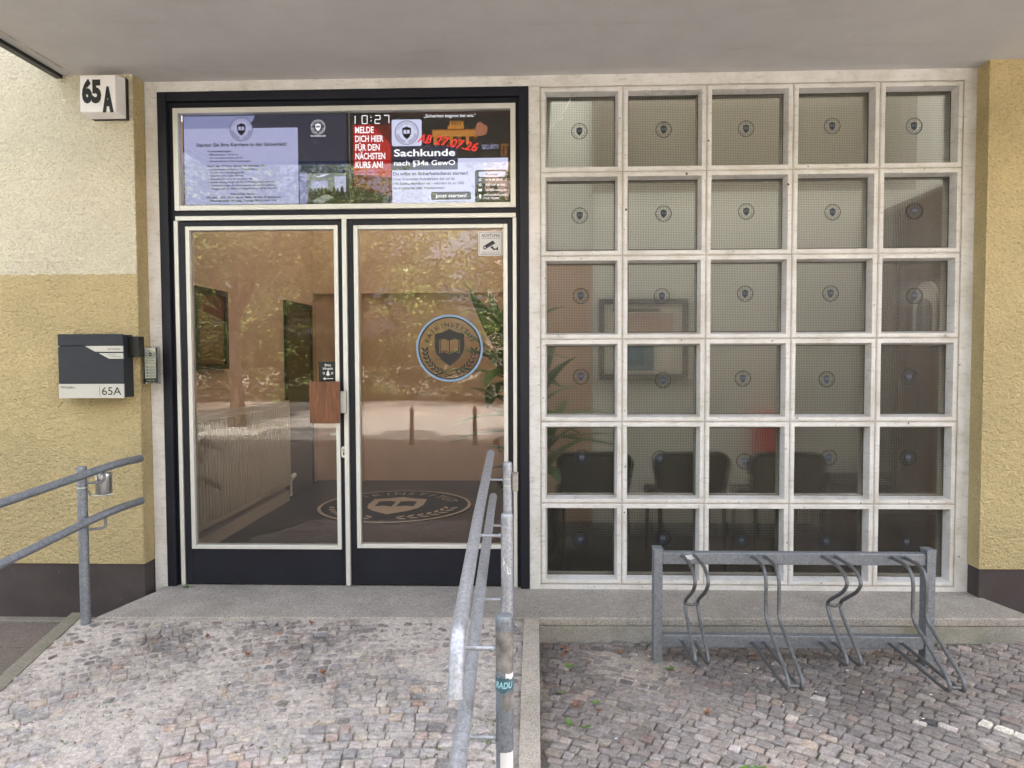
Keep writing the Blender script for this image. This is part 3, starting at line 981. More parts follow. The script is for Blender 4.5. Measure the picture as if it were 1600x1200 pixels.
ls = [(-1.937, -1.79, 'Voraussetzungen:', 0.012, 0.568), (-1.933, -1.752, '• Mindestalter 18 Jahre', 0.010, 0.549), (-1.933, -1.725, '• Deutschkenntnisse ab B1', 0.010, 0.530), (-1.933, -1.676, '• Einwandfreies Führungszeugnis', 0.010, 0.511),
      (-1.937, -1.592, 'Nach der Prüfung kannst du arbeiten als:', 0.012, 0.482), (-1.933, -1.628, '• Sicherheitsmitarbeiter / Objektschutz', 0.010, 0.463), (-1.933, -1.716, '• Doorman / Empfangskraft', 0.010, 0.444), (-1.933, -1.720, '• City Streife / Jobs fahrer', 0.010, 0.426),
      (-1.933, -1.668, '• Sicherheitsdienst im Einzelhandel', 0.010, 0.407), (-1.933, -1.540, '• Bewachung Asyl- & Flüchtlingsunterkünften', 0.010, 0.388), (-1.933, -1.535, '• Veranstaltungs- & Personenschutz (unbewaffnet)', 0.010, 0.369), (-1.933, -1.520, '• Tätigkeiten mit Bewachungserlaubnis (§34a GewO)', 0.010, 0.350),
      (-1.798, -1.656, 'Fairinstitut Berlin', 0.011, 0.318), (-1.948, -1.500, 'Wiclefstr. 65A, 10551 Berlin, Mitte, Moabit, Erdgeschoss)', 0.011, 0.298), (-1.926, -1.526, 'Öffnungszeiten: Montag - Freitag, 08:30-16:00 Uhr', 0.011, 0.279)]
for u0, u1, s_, h, v in ls:
    T(s_, u0, u1, 2.0 + v, h, bold=0.03 if h > 0.0105 else 0.022)
mb.build('notice_lettering', s1)
mb = MB()
mb.text('fairinstitut.de', -1.318, 2.651, 0.011, A1, 'e_letter', u1=-1.228)
mb.build('address_lettering', s1)
mb = MB()
emblem(mb, -1.729, 2.700, 0.069, A2, A3, 'ink', 'ink', 'e_lav', fill='e_lav')
mb.build('emblem', s1)
mb = MB()
emblem(mb, -1.273, 2.706, 0.042, A1, A2, 'e_letter', 'e_letter', 'e_navy', detail=1)
mb.build('emblem', s1)
mb = MB()
rect(mb, -1.388, -1.112, 2.262, 2.438, A1, 'e_grey')
rect(mb, -1.388, -1.345, 2.262, 2.438, A2, 'e_lav2')
rect(mb, -1.32, -1.22, 2.35, 2.395, A2, 'e_lav')
rect(mb, -1.18, -1.112, 2.33, 2.42, A2, 'e_lav')
mb.flat([(-1.30, 2.415), (-1.26, 2.415), (-1.21, 2.432), (-1.235, 2.432)], A2, 'e_white')
mb.flat([(-1.345, 2.262), (-1.112, 2.262), (-1.112, 2.325), (-1.33, 2.335)], A2, 'e_green')
mb.flat([(-1.32, 2.275), (-1.25, 2.262), (-1.18, 2.300), (-1.24, 2.315)], A3, 'e_grey')
for k in range(9):
    cx = -1.32 + 0.023 * k + random.uniform(-0.004, 0.004); cz = 2.335 + random.uniform(-0.008, 0.012)
    mb.disc(cx, cz + 0.013, 0.006, A3, 'e_black', 10)
    mb.flat([(cx - 0.011, cz - 0.02), (cx + 0.011, cz - 0.02), (cx + 0.008, cz + 0.008), (cx - 0.008, cz + 0.008)], A3, 'e_black')
mb.flat([(-1.20, 2.262), (-1.13, 2.262), (-1.145, 2.31), (-1.165, 2.335), (-1.185, 2.31)], A4, 'e_black')
mb.build('classroom_picture', s1)

s2 = thing('display_screen', 'lit screen behind the transom with a digital clock, red notice and course poster', 'screen', (-0.6, 0.09, 2.24))
bezel(s2, -1.086, -0.140, 2.242, 2.790)
mb = MB()
rect(mb, -1.076, -0.150, 2.252, 2.782, A0, 'e_black')
mb.flat([(-1.066, 2.43), (-0.845, 2.41), (-0.845, 2.60), (-0.93, 2.716), (-1.066, 2.716)], A1, 'e_red')
mb.flat([(-0.96, 2.716), (-0.845, 2.60), (-0.845, 2.716)], A1, 'e_red2')
mb.flat([(-1.066, 2.36), (-0.845, 2.30), (-0.845, 2.41), (-1.066, 2.43)], A1, 'e_red2')
rect(mb, -0.842, -0.838, 2.256, 2.778, A1, 'e_red2')
rect(mb, -0.158, -0.155, 2.256, 2.778, A1, 'e_red2')
rect(mb, -0.838, -0.158, 2.774, 2.777, A1, 'e_red2')
rect(mb, -0.838, -0.158, 2.255, 2.258, A1, 'e_red2')
# picture of a gate at night with a guard in profile
rect(mb, -0.600, -0.345, 2.640, 2.676, A1, 'e_gold')
mb.flat([(-0.615, 2.676), (-0.33, 2.676), (-0.345, 2.684), (-0.60, 2.684)], A1, 'e_gold2')
rect(mb, -0.510, -0.415, 2.684, 2.704, A1, 'e_gold')
for k in range(5):
    u = -0.497 + 0.017 * k
    mb.flat([(u, 2.704), (u + 0.013, 2.704), (u + 0.010, 2.722), (u + 0.013, 2.738), (u + 0.005, 2.724), (u - 0.001, 2.734)], A1, 'e_gold')
for k in range(6):
    u = -0.592 + 0.047 * k
    rect(mb, u, u + 0.019, 2.592, 2.640, A1, 'e_gold2' if k % 2 else 'e_gold')
mb.flat([(-0.43, 2.520), (-0.16, 2.520), (-0.20, 2.56), (-0.27, 2.655), (-0.315, 2.650), (-0.36, 2.61), (-0.42, 2.56)], A2, 'e_black')
mb.flat([(-0.352, 2.668), (-0.343, 2.700), (-0.338, 2.718), (-0.315, 2.728), (-0.285, 2.712), (-0.275, 2.690), (-0.285, 2.650), (-0.31, 2.643), (-0.338, 2.640), (-0.346, 2.652)], A3, 'e_skin')
mb.flat([(-0.343, 2.716), (-0.325, 2.740), (-0.295, 2.738), (-0.268, 2.715), (-0.262, 2.682), (-0.272, 2.678), (-0.281, 2.700), (-0.300, 2.705), (-0.315, 2.722)], A4, 'e_hair')
for k in range(2):
    rect(mb, -0.200 + 0.022 * k, -0.188 + 0.022 * k, 2.52, 2.592, A3, 'e_gold2')
rect(mb, -0.200, -0.160, 2.585, 2.595, A3, 'e_gold2')
# white notice blocks
mb.rrect(-0.860 + 0.022, -0.662, 2.589, 2.742, 0.012, A3, 'e_white')
rect(mb, -0.838, -0.452, 2.450, 2.592, A2, 'e_navy')
rect(mb, -0.838, -0.158, 2.259, 2.515, A1, 'e_white')
mb.rrect(-0.610, -0.376, 2.276, 2.322, 0.010, A2, 'e_green')
mb.rrect(-0.352, -0.150, 2.256, 2.446, 0.016, A2, 'e_green')
mb.rrect(-0.330, -0.174, 2.405, 2.436, 0.010, A3, 'e_white')
mb.build('panel', s2)
mb = MB()
D = {'1': [], '0': [], '2': [], '7': []}
SEG = {'a': ((0.1, 1.0), (0.9, 1.0)), 'b': ((1, 0.95), (1, 0.55)), 'c': ((1, 0.45), (1, 0.05)), 'd': ((0.1, 0), (0.9, 0)), 'e': ((0, 0.45), (0, 0.05)), 'f': ((0, 0.95), (0, 0.55)), 'g': ((0.1, 0.5), (0.9, 0.5))}
for ch, u in (('1', -1.083), ('0', -1.012), ('2', -0.936), ('7', -0.884)):
    for sname in {'1': 'bc', '0': 'abcdef', '2': 'abged', '7': 'abc'}[ch]:
        (xa, ya), (xb, yb) = SEG[sname]
        W, H_, tk = 0.030, 0.046, 0.0022
        xa, xb, ya, yb = u + xa * W, u + xb * W, 2.722 + ya * H_, 2.722 + yb * H_
        rect(mb, min(xa, xb) - tk, max(xa, xb) + tk, min(ya, yb) - tk, max(ya, yb) + tk, A2, 'e_letter')
    mb.build('clock_digit', s2)
    mb = MB()
for v in (2.735, 2.755):
    rect(mb, -0.962, -0.956, v, v + 0.006, A2, 'e_letter')
mb.build('clock_colon', s2)
mb = MB()
for i, (s_, u1) in enumerate((('MELDE', -0.944), ('DICH HIER', -0.888), ('FÜR DEN', -0.910), ('NÄCHSTEN', -0.878), ('KURS AN!', -0.892))):
    mb.text(s_, -1.054, 2.668 - 0.0505 * i, 0.036, A2, 'e_letter', u1=u1, bold=0.02)
mb.text('UND HOLE DIR DEIN', -1.054, 2.441, 0.010, A2, 'e_lav', u1=-0.945)
mb.text('EXKLUSIVES ANGEBOT AN.', -1.054, 2.425, 0.010, A2, 'e_lav', u1=-0.915)
mb.build('notice_lettering', s2)
mb = MB()
mb.text('„Sicherheit beginnt bei uns.“', -0.650, 2.752, 0.019, A2, 'e_letter', u1=-0.345)
mb.build('poster_lettering', s2)
mb = MB()
mb.text('Sachkunde', -0.826, 2.530, 0.040, A4, 'e_letter', u1=-0.467, bold=0.018)
mb.text('nach §34a GewO', -0.826, 2.477, 0.028, A4, 'e_letter', u1=-0.467, bold=0.014)
mb.build('poster_lettering', s2)
mb = MB()
mb.text('SECURITY', -0.310, 2.565, 0.026, A4, 'e_lav', u1=-0.212)
mb.build('poster_lettering', s2)
mb = MB()
mb.text('Du willst im Sicherheitsdienst starten?', -0.833, 2.420, 0.019, A2, 'ink', u1=-0.393, bold=0.03)
mb.build('poster_lettering', s2)
mb = MB()
mb.text('Unser 3-monatiger Kurs bereitet dich auf die', -0.833, 2.391, 0.015, A2, 'ink', u1=-0.470, bold=0.02)
mb.build('poster_lettering', s2)
mb = MB()
mb.text('IHK-Sachkundeprüfung vor - gefördert bis zu 100%', -0.833, 2.365, 0.015, A2, 'ink', u1=-0.415, bold=0.02)
mb.text('durch Jobcenter oder Arbeitsagentur!', -0.833, 2.339, 0.015, A2, 'ink', u1=-0.530, bold=0.02)
mb.build('poster_lettering', s2)
mb = MB()
mb.text('Jetzt starten!', -0.585, 2.290, 0.020, A3, 'e_letter', u1=-0.402, bold=0.012)
mb.build('poster_lettering', s2)
mb = MB()
mb.text('www.fairinstitut.de', -0.575, 2.263, 0.008, A2, 'ink', u1=-0.412)
mb.build('poster_lettering', s2)
mb = MB()
mb.text('Kontakt', -0.288, 2.413, 0.014, A4, 'ink', u1=-0.214, bold=0.012)
for s_, u0, u1, v in (('0176 80 58 52', -0.290, -0.190, 2.383), ('030 209 86 002', -0.290, -0.175, 2.354), ('info@fairinstitut.de', -0.290, -0.168, 2.324), ('Wiclefstraße 65A', -0.302, -0.165, 2.296), ('10551 Berlin', -0.302, -0.212, 2.277)):
    mb.text(s_, u0, v, 0.011, A3, 'e_letter', u1=u1, bold=0.008)
for v in (2.389, 2.360):
    mb.ring(-0.322, v, 0.005, 0.008, A3, 'e_letter', 16)
rect(mb, -0.332, -0.312, 2.322, 2.336, A3, 'e_letter')
mb.disc(-0.322, 2.297, 0.008, A3, 'e_letter', 14)
mb.flat([(-0.329, 2.293), (-0.322, 2.278), (-0.315, 2.293)], A3, 'e_letter')
mb.build('contact_lettering', s2)
mb = MB()
mb.text('AB', -0.690, 2.612, 0.050, A4, 'e_scrawl', u1=-0.605, bold=0.02, shear=0.35, rot=R_(-8))
mb.text('27.07.26', -0.590, 2.600, 0.050, A4, 'e_scrawl', u1=-0.335, bold=0.02, shear=0.25, rot=R_(-11))
mb.build('handwritten_date', s2)
mb = MB()
emblem(mb, -0.750, 2.666, 0.070, A4, FP(0.0782), 'ink', 'ink', 'e_white')
mb.build('emblem', s2)

# ================================================================== concrete lattice window with ripple glass
win = thing('lattice_window', 'white painted concrete lattice window of thirty ripple glass panes beside the door', 'window', (1.2, 0.0, 0.0))
GX = [0.029, 0.4975, 0.9705, 1.454, 1.934, 2.392]
GZ = [2.886, 2.407, 1.931, 1.454, 0.9775, 0.503, 0.028]
mb = MB()
def lattice(mb):
    m = 'white'
    lip = 0.027
    # rim of the whole window
    mb.box(GX[0] - 0.003, GX[-1] + 0.075, 0.0, 0.13, GZ[0] + 0.003, 2.953, m)
    mb.box(GX[-1] + 0.003, 2.468, 0.001, 0.13, -0.01, GZ[0] + 0.003, m)
    mb.box(GX[0] - 0.003, GX[-1] + 0.003, 0.001, 0.13, -0.01, GZ[-1] - 0.003, m)
    # one moulded frame per cell: a flat lip, then a splayed reveal to the glass
    for i in range(5):
        for j in range(6):
            x0, x1, z1, z0 = GX[i], GX[i + 1], GZ[j], GZ[j + 1]
            jx = [random.uniform(-0.0015, 0.0015) for _ in range(4)]
            g = 0.003
            O = [(x0 + g, z0 + g), (x1 - g, z0 + g), (x1 - g, z1 - g), (x0 + g, z1 - g)]
            A = [(x0 + lip + jx[0], z0 + lip), (x1 - lip + jx[1], z0 + lip), (x1 - lip + jx[2], z1 - lip), (x0 + lip + jx[3], z1 - lip)]
            B = [(x0 + lip + 0.010, z0 + lip + 0.012), (x1 - lip - 0.010, z0 + lip + 0.012), (x1 - lip - 0.010, z1 - lip - 0.010), (x0 + lip + 0.010, z1 - lip - 0.010)]
            yb = 0.13
            fr = 0.006
            vs = [(x, fr, z) for x, z in O] + [(x, 0.0 + 0.001, z) for x, z in [(x0 + g + 0.005, z0 + g + 0.005), (x1 - g - 0.005, z0 + g + 0.005), (x1 - g - 0.005, z1 - g - 0.005), (x0 + g + 0.005, z1 - g - 0.005)]]
            vs += [(x, 0.001, z) for x, z in A] + [(x, 0.060, z) for x, z in B] + [(x, yb, z) for x, z in B] + [(x, yb, z) for x, z in O]
            fs = []
            for ring_ in range(5):
                for k in range(4):
                    fs.append((ring_ * 4 + k, ring_ * 4 + (k + 1) % 4, ring_ * 4 + 4 + (k + 1) % 4, ring_ * 4 + 4 + k))
            for k in range(4):
                fs.append((20 + k, 20 + (k + 1) % 4, (k + 1) % 4, k))
            mb.add(vs, fs, m)
    for i in range(5):
        for j in range(6):
            x0, x1, z1, z0 = GX[i] + 0.0372, GX[i + 1] - 0.0372, GZ[j] - 0.0372, GZ[j + 1] + 0.0392
            w_ = [random.uniform(0.002, 0.005) for _ in range(4)]
            mb.box(x0, x1, 0.0595, 0.0655, z1 - w_[0], z1, 'putty')
            mb.box(x0, x1, 0.0595, 0.0655, z0, z0 + w_[1], 'putty')
            mb.box(x0, x0 + w_[2], 0.0595, 0.0655, z0 + w_[1], z1 - w_[0], 'putty')
            mb.box(x1 - w_[3], x1, 0.0595, 0.0655, z0 + w_[1], z1 - w_[0], 'putty')
    rc_ = random.Random(5)
    for _ in range(150):
        if rc_.random() < 0.5:
            cx_ = rc_.choice(GX) + rc_.choice((-1, 1)) * rc_.uniform(0.008, 0.026); cz_ = rc_.uniform(GZ[-1], GZ[0])
            if min(abs(cz_ - z) for z in GZ) < 0.03: continue
        else:
            cz_ = rc_.choice(GZ) + rc_.choice((-1, 1)) * rc_.uniform(0.008, 0.024); cx_ = rc_.uniform(GX[0], GX[-1])
            if min(abs(cx_ - x) for x in GX) < 0.03: continue
        r_ = rc_.uniform(0.0015, 0.006) * (1.6 if rc_.random() < 0.15 else 1)
        n_ = rc_.randint(6, 9)
        mb.flat([(cx_ + r_ * rc_.uniform(0.5, 1.3) * math.cos(2 * math.pi * k / n_), cz_ + r_ * rc_.uniform(0.5, 1.3) * math.sin(2 * math.pi * k / n_)) for k in range(n_)], FP(0.0004), rc_.choice(('putty', 'groove', 'chip')))
    # dirty joints between the cells
    for x in GX[1:-1]:
        mb.box(x - 0.0029, x + 0.0029, 0.008, 0.12, GZ[-1], GZ[0], 'groove')
    for z in GZ[1:-1]:
        mb.box(GX[0], GX[-1], 0.009, 0.119, z - 0.0029, z + 0.0029, 'groove')
    mb.box(GX[0] - 0.0029, GX[0] + 0.0029, 0.008, 0.12, GZ[-1], GZ[0], 'groove')
    mb.box(GX[-1] - 0.0029, GX[-1] + 0.0029, 0.008, 0.12, GZ[-1], GZ[0], 'groove')
    mb.box(GX[0] + 0.003, GX[-1] - 0.003, 0.0085, 0.1195, GZ[0] - 0.0029, GZ[0] + 0.0029, 'groove')
    mb.box(GX[0] + 0.003, GX[-1] - 0.003, 0.0085, 0.1195, GZ[-1] - 0.0029, GZ[-1] + 0.0029, 'groove')
lattice(mb)
mb.build('lattice_frame', win, 0.0035)
EMB = None
for j in range(6):
    for i in range(5):
        x0, x1, z1, z0 = GX[i], GX[i + 1], GZ[j], GZ[j + 1]
        mb = MB()
        mb.box(x0 + 0.032, x1 - 0.032, 0.066, 0.072, z0 + 0.034, z1 - 0.032, 'ripple')
        pn = mb.build('pane', win)
        cx, cz = (x0 + x1) / 2 + random.uniform(-0.012, 0.012), (z0 + z1) / 2 + random.uniform(-0.014, 0.014) + 0.01
        if EMB is None:
            mb = MB()
            ff, fg = FP(0.0652), FP(0.0646)
            emblem(mb, 0, 0, 0.046, ff, fg, 'stk_line', 'stk_navy', 'stk_pale', laurel='stk_navy', detail=1)
            mb.ring(0, 0, 0.0425, 0.0465, ff, 'stk_line', 40)
            EMB = mb.build('emblem', pn)
            EMB.location = (cx - 0, 0, cz) 
            EMB.data.transform(Matrix.Translation(Vector((1.2, 0, 0))))
            EMB.location = (cx - 1.2, 0, cz)
        else:
            e = EMB.copy()
            COL.objects.link(e)
            e.parent = pn
            e.location = (cx - 1.2, 0, cz)
# scratches and a paint dribble on three of the panes
mb = MB()
mb.flat([(0.095, 2.685), (0.175, 2.79), (0.205, 2.845), (0.208, 2.843), (0.180, 2.785), (0.10, 2.683)], FP(0.0655), 'paper')
mb.flat([(0.130, 2.712), (0.160, 2.728), (0.163, 2.745), (0.150, 2.738)], FP(0.0655), 'paper')
mb.build('crack_tape', win)

# ================================================================== landing slab in front of the door
def ye(x):
    return -0.459 + 0.019 * x
mb = MB()
poly = [(-2.31, ye(-2.31)), (2.58, ye(2.58)), (2.50, -0.10), (2.50, 0.12), (-2.215, 0.12), (-2.215, -0.10)]
mb.prism(poly, lambda u, v: (u, v, 0.0), lambda u, v: (u, v, -0.045), 'slab')
st = struct(mb.build('landing', None, 0.008))
mb = MB()
poly2 = [(-2.31, ye(-2.31) + 0.003), (2.57, ye(2.57) + 0.003), (2.49, -0.10), (2.49, 0.12), (-2.215, 0.12), (-2.215, -0.10)]
mb.prism(poly2, lambda u, v: (u, v, -0.046), lambda u, v: (u, v, -0.40), 'riser')
struct(mb.build('landing_riser', None, 0.006))

# ================================================================== ground: ramp, pavement, street
def z_ramp(x, y):
    d = max(0.0, ye(x) - y)
    return max(-0.008 - 0.095 * d, z_street(x, y))
def z_street(x, y):
    d = max(0.0, ye(x) - y)
    return -0.125 - 0.022 * min(d, 2.6)
def fbm(x, y, s, o=3):
    return mnoise.fractal(Vector((x * s, y * s, 0.37)), 0.9, 2.0, o)

def paving(name, inside, zf, centre, r0, r1, a0, a1, tones, sandy, hstep=0.053, special=(), stone='stone'):
    """small hewn stones laid in arcs round a centre; each with its own height, tilt and tone"""
    V, F, C_ = [], [], []
    r = r0
    rnd = random.Random(11)
    while r < r1:
        h = hstep * rnd.uniform(0.86, 1.16)
        a = a0 + rnd.uniform(0, 0.02)
        while a < a1:
            wd = rnd.uniform(0.044, 0.074)
            da = wd / r
            am, rm = a + da / 2, r + h / 2
            x, y = centre[0] + rm * math.cos(am), centre[1] + rm * math.sin(am)
            if inside(x, y):
                g = 0.0019
                cr = []
                for (rr, aa) in ((r + g, a + g / r), (r + g, a + da - g / r), (r + h - g, a + da - g / r), (r + h - g, a + g / r)):
                    rr += rnd.uniform(-0.0055, 0.0055); aa += rnd.uniform(-0.006, 0.006) / r
                    cr.append(Vector((centre[0] + rr * math.cos(aa), centre[1] + rr * math.sin(aa))))
                # cut the corners: eight outline points
                out = []
                for k in range(4):
                    p, q, n_ = cr[k], cr[(k + 1) % 4], cr[(k - 1) % 4]
                    c1 = rnd.uniform(0.03, 0.17); c2 = rnd.uniform(0.03, 0.17)
                    out.append(p + (n_ - p) * c1); out.append(p + (q - p) * c2)
                cen = sum(out, Vector((0, 0))) / 8
                z = zf(x, y) + rnd.uniform(-0.0045, 0.0045)
                if stone == 'dusty_stone':
                    q_ = max(0.0, min(1.0, sandy(x, y) * 1.25))
                    ca, sa = math.cos(rnd.gauss(0, 0.35) * q_), math.sin(rnd.gauss(0, 0.35) * q_)
                    kx, ky = 1 - q_ * rnd.uniform(0.02, 0.42), 1 - q_ * rnd.uniform(0.02, 0.42)
                    o2 = []
                    for p in out:
                        e = p - cen
                        e = Vector((e.x * kx, e.y * ky)) * rnd.uniform(1 - 0.22 * q_, 1 + 0.10 * q_)
                        o2.append(cen + Vector((e.x * ca - e.y * sa, e.x * sa + e.y * ca)))
                    out = o2
                    z -= 0.0025 * q_
                tx, ty = rnd.uniform(-0.06, 0.06), rnd.uniform(-0.06, 0.06)
                o = len(V)
                for lev, (k, dz) in enumerate(((1.0, -0.030), (1.0, -0.0058), (0.955, -0.0014), (0.70, 0.0006))):
                    for p in out:
                        q = cen + (p - cen) * k
                        jz = rnd.uniform(-0.0014, 0.0014) if lev >= 2 else 0
                        V.append((q.x, q.y, z + dz + jz + (q.x - cen.x) * tx + (q.y - cen.y) * ty))
                V.append((cen.x, cen.y, z + rnd.uniform(-0.001, 0.002)))
                for lev in range(3):
                    for k in range(8):
                        F.append((o + lev * 8 + k, o + lev * 8 + (k + 1) % 8, o + lev * 8 + 8 + (k + 1) % 8, o + lev * 8 + 8 + k))
                for k in range(8):
                    F.append((o + 24 + k, o + 24 + (k + 1) % 8, o + 32))
                t_ = tones(x, y, rnd)
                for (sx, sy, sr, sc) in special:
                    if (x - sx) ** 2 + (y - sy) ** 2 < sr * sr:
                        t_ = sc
                t_ = (t_[0] * 0.99, t_[1] * 0.97, t_[2] * 0.945)
                C_ += [t_] * 33
            a += da
        r += h
    me = bpy.data.meshes.new(name)
    me.from_pydata(V, [], F)
    at = me.color_attributes.new('tone', 'FLOAT_COLOR', 'POINT')
    at.data.foreach_set('color', np.array([(*c, 1.0) for c in C_], dtype=np.float32).ravel())
    me.materials.append(M[stone])
    o = bpy.data.objects.new(name, me)
    COL.objects.link(o)
    return struct(o)

def bed(name, x0f, x1f, y0, y1, zf, tones, level, nx, ny):
    V, F, C_ = [], [], []
    for j in range(ny + 1):
        for i in range(nx + 1):
            y = y0 + (y1 - y0) * j / ny
            xa, xb = x0f(y), x1f(y)
            x = xa + (xb - xa) * i / nx
            yy = min(y, ye(x) + 0.004)
            V.append((x, yy, zf(x, yy) + level(x, yy)))
            C_.append(tones(x, yy))
    for j in range(ny):
        for i in range(nx):
            a = j * (nx + 1) + i
            F.append((a, a + 1, a + nx + 2, a + nx + 1))
    me = bpy.data.meshes.new(name)
    me.from_pydata(V, [], F)
    at = me.color_attributes.new('tone', 'FLOAT_COLOR', 'POINT')
    at.data.foreach_set('color', np.array([(*c, 1.0) for c in C_], dtype=np.float32).ravel())
    me.polygons.foreach_set('use_smooth', [True] * len(F))
    me.materials.append(M['sand'])
    o = bpy.data.objects.new(name, me)
    COL.objects.link(o)
    return struct(o)

def lerp3(a, b, k):
    k = max(0.0, min(1.0, k))
    return tuple(p + (q - p) * k for p, q in zip(a, b))

STONES = [(0.34, 0.315, 0.305), (0.30, 0.285, 0.285), (0.38, 0.345, 0.33), (0.27, 0.265, 0.27), (0.36, 0.33, 0.335), (0.40, 0.36, 0.32), (0.32, 0.29, 0.27)]
ODD = [(0.36, 0.26, 0.22), (0.38, 0.31, 0.25), (0.19, 0.185, 0.185), (0.22, 0.20, 0.19), (0.44, 0.42, 0.40), (0.35, 0.27, 0.245)]
BR = 1.35
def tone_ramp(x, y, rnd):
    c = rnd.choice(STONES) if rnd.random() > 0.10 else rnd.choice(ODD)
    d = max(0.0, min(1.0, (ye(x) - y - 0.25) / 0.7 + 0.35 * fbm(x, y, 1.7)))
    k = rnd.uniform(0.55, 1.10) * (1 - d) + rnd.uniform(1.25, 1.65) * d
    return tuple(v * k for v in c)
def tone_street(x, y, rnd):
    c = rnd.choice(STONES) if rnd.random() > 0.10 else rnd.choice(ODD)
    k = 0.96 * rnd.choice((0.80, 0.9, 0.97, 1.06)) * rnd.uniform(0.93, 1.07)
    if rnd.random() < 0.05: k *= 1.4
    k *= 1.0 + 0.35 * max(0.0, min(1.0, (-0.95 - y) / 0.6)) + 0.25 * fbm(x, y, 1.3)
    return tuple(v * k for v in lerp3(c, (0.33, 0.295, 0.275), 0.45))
def sandy_ramp(x, y):
    d = ye(x) - y
    return max(0.0, min(1.0, 0.80 - d * 0.70 + 1.0 * fbm(x, y, 2.1, 4)))
def sandy_street(x, y):
    d2 = math.hypot((x - 0.45) * 0.9, (y + 0.78) * 1.8)
    return max(0.0, min(1.0, 0.95 - d2 * 1.25 + 0.9 * fbm(x, y, 2.3, 4)))

def kl(y):                       # inner line of the left ramp kerb
    return -2.40 + (-0.5 - y) * 0.14
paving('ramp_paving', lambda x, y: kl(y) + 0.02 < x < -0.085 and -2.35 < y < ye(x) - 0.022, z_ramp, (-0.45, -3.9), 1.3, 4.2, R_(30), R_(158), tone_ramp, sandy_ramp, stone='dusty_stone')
bed('ramp_sand', lambda y: kl(y), lambda y: -0.062, -2.35, -0.40, z_ramp,
    lambda x, y: lerp3((0.48, 0.44, 0.405), (0.62, 0.56, 0.51), sandy_ramp(x, y) * 1.2),
    lambda x, y: -0.0108 + 0.0078 * sandy_ramp(x, y) + 0.003 * fbm(x, y, 14, 3), 200, 170)
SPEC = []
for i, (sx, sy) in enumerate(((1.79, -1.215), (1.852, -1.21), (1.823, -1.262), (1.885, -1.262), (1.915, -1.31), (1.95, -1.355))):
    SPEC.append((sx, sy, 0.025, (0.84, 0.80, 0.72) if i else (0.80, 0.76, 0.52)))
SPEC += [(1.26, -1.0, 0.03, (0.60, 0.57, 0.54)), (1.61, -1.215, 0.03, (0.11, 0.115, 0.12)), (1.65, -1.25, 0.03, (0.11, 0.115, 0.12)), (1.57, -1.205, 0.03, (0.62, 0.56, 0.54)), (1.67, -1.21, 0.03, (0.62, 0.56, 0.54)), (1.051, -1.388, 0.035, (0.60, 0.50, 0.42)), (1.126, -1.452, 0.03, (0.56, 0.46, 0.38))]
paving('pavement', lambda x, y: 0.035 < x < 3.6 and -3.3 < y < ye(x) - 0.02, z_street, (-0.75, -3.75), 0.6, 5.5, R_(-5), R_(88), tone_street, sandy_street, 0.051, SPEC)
bed('pavement_sand', lambda y: 0.010, lambda y: 3.7, -3.35, -0.40, z_street,
    lambda x, y: lerp3((0.19, 0.172, 0.158), (0.48, 0.42, 0.36), sandy_street(x, y) * 1.3),
    lambda x, y: -0.0095 + 0.0095 * sandy_street(x, y) + 0.002 * fbm(x, y, 14, 3), 220, 190)
# kerbs along the ramp
def kerb_strip(name, xa, xb, y0, y1, lift, label=None):
    mb = MB()
    n = 12
    for k in range(n):
        ya, yb = y1 + (y0 - y1) * k / n, y1 + (y0 - y1) * (k + 1) / n
        vs = []
        for y in (ya, yb):
            for x in (xa(y), xb(y)):
                zt = z_ramp(-1, y) + lift
                vs += [(x, y, zt), (x, y, zt - 0.35)]
        fs = [(0, 2, 6, 4), (0, 4, 5, 1), (2, 3, 7, 6)]
        if k == 0: fs.append((0, 1, 3, 2))
        if k == n - 1: fs.append((4, 6, 7, 5))
        mb.add(vs, fs, label or 'kerb')
    return struct(mb.build(name))
kerb_strip('kerb', lambda y: -0.064, lambda y: 0.014, -2.35, ye(0) - 0.003, 0.012)
kerb_strip('kerb', lambda y: kl(y) - 0.075, lambda y: kl(y), -2.35, -0.43, 0.004, 'mossy')
# lower ground left of the ramp
mb = MB()
mb.box(-7, -2.36, -0.160, -0.05, -0.30, -0.154, 'mossy')
struct(mb.build('wall_kerb', None, 0.006))
mb = MB()
mb.box(-7, -2.36, -0.50, -0.178, -0.30, -0.160, 'darkpave')
mb.box(-4.2, -2.3, -0.80, -0.506, -0.30, -0.163, 'darkpave')
struct(mb.build('side_paving', None, 0.005))
# ground sheet to the horizon, street beyond
mb = MB()
mb.add([(-90, -120, -0.32), (90, -120, -0.32), (90, 0.3, -0.32), (-90, 0.3, -0.32)], [(0, 1, 2, 3)], 'earth')
struct(mb.build('ground'))
mb = MB()
mb.box(-40, 40, -8.9, -3.3, -0.31, -0.195, 'pave_far')
mb.box(-40, kl(-2.3) - 0.09, -3.3, -0.81, -0.31, -0.190, 'pave_far')
mb.box(3.6, 40, -3.3, -0.112, -0.31, -0.190, 'pave_far')
mb.box(kl(-2.3) - 0.09, 0.02, -3.3, -2.351, -0.31, -0.186, 'pave_far')
struct(mb.build('far_pavement'))
mb = MB()
mb.box(-40, 40, -9.05, -8.9, -0.31, -0.190, 'kerb')
struct(mb.build('street_kerb', None, 0.01))
mb = MB()
mb.box(-40, 40, -15.5, -9.05, -0.312, -0.285, 'asphalt')
struct(mb.build('street'))
mb = MB()
mb.box(-40, 40, -24, -15.5, -0.312, -0.18, 'pave_opp')
struct(mb.build('opposite_pavement'))

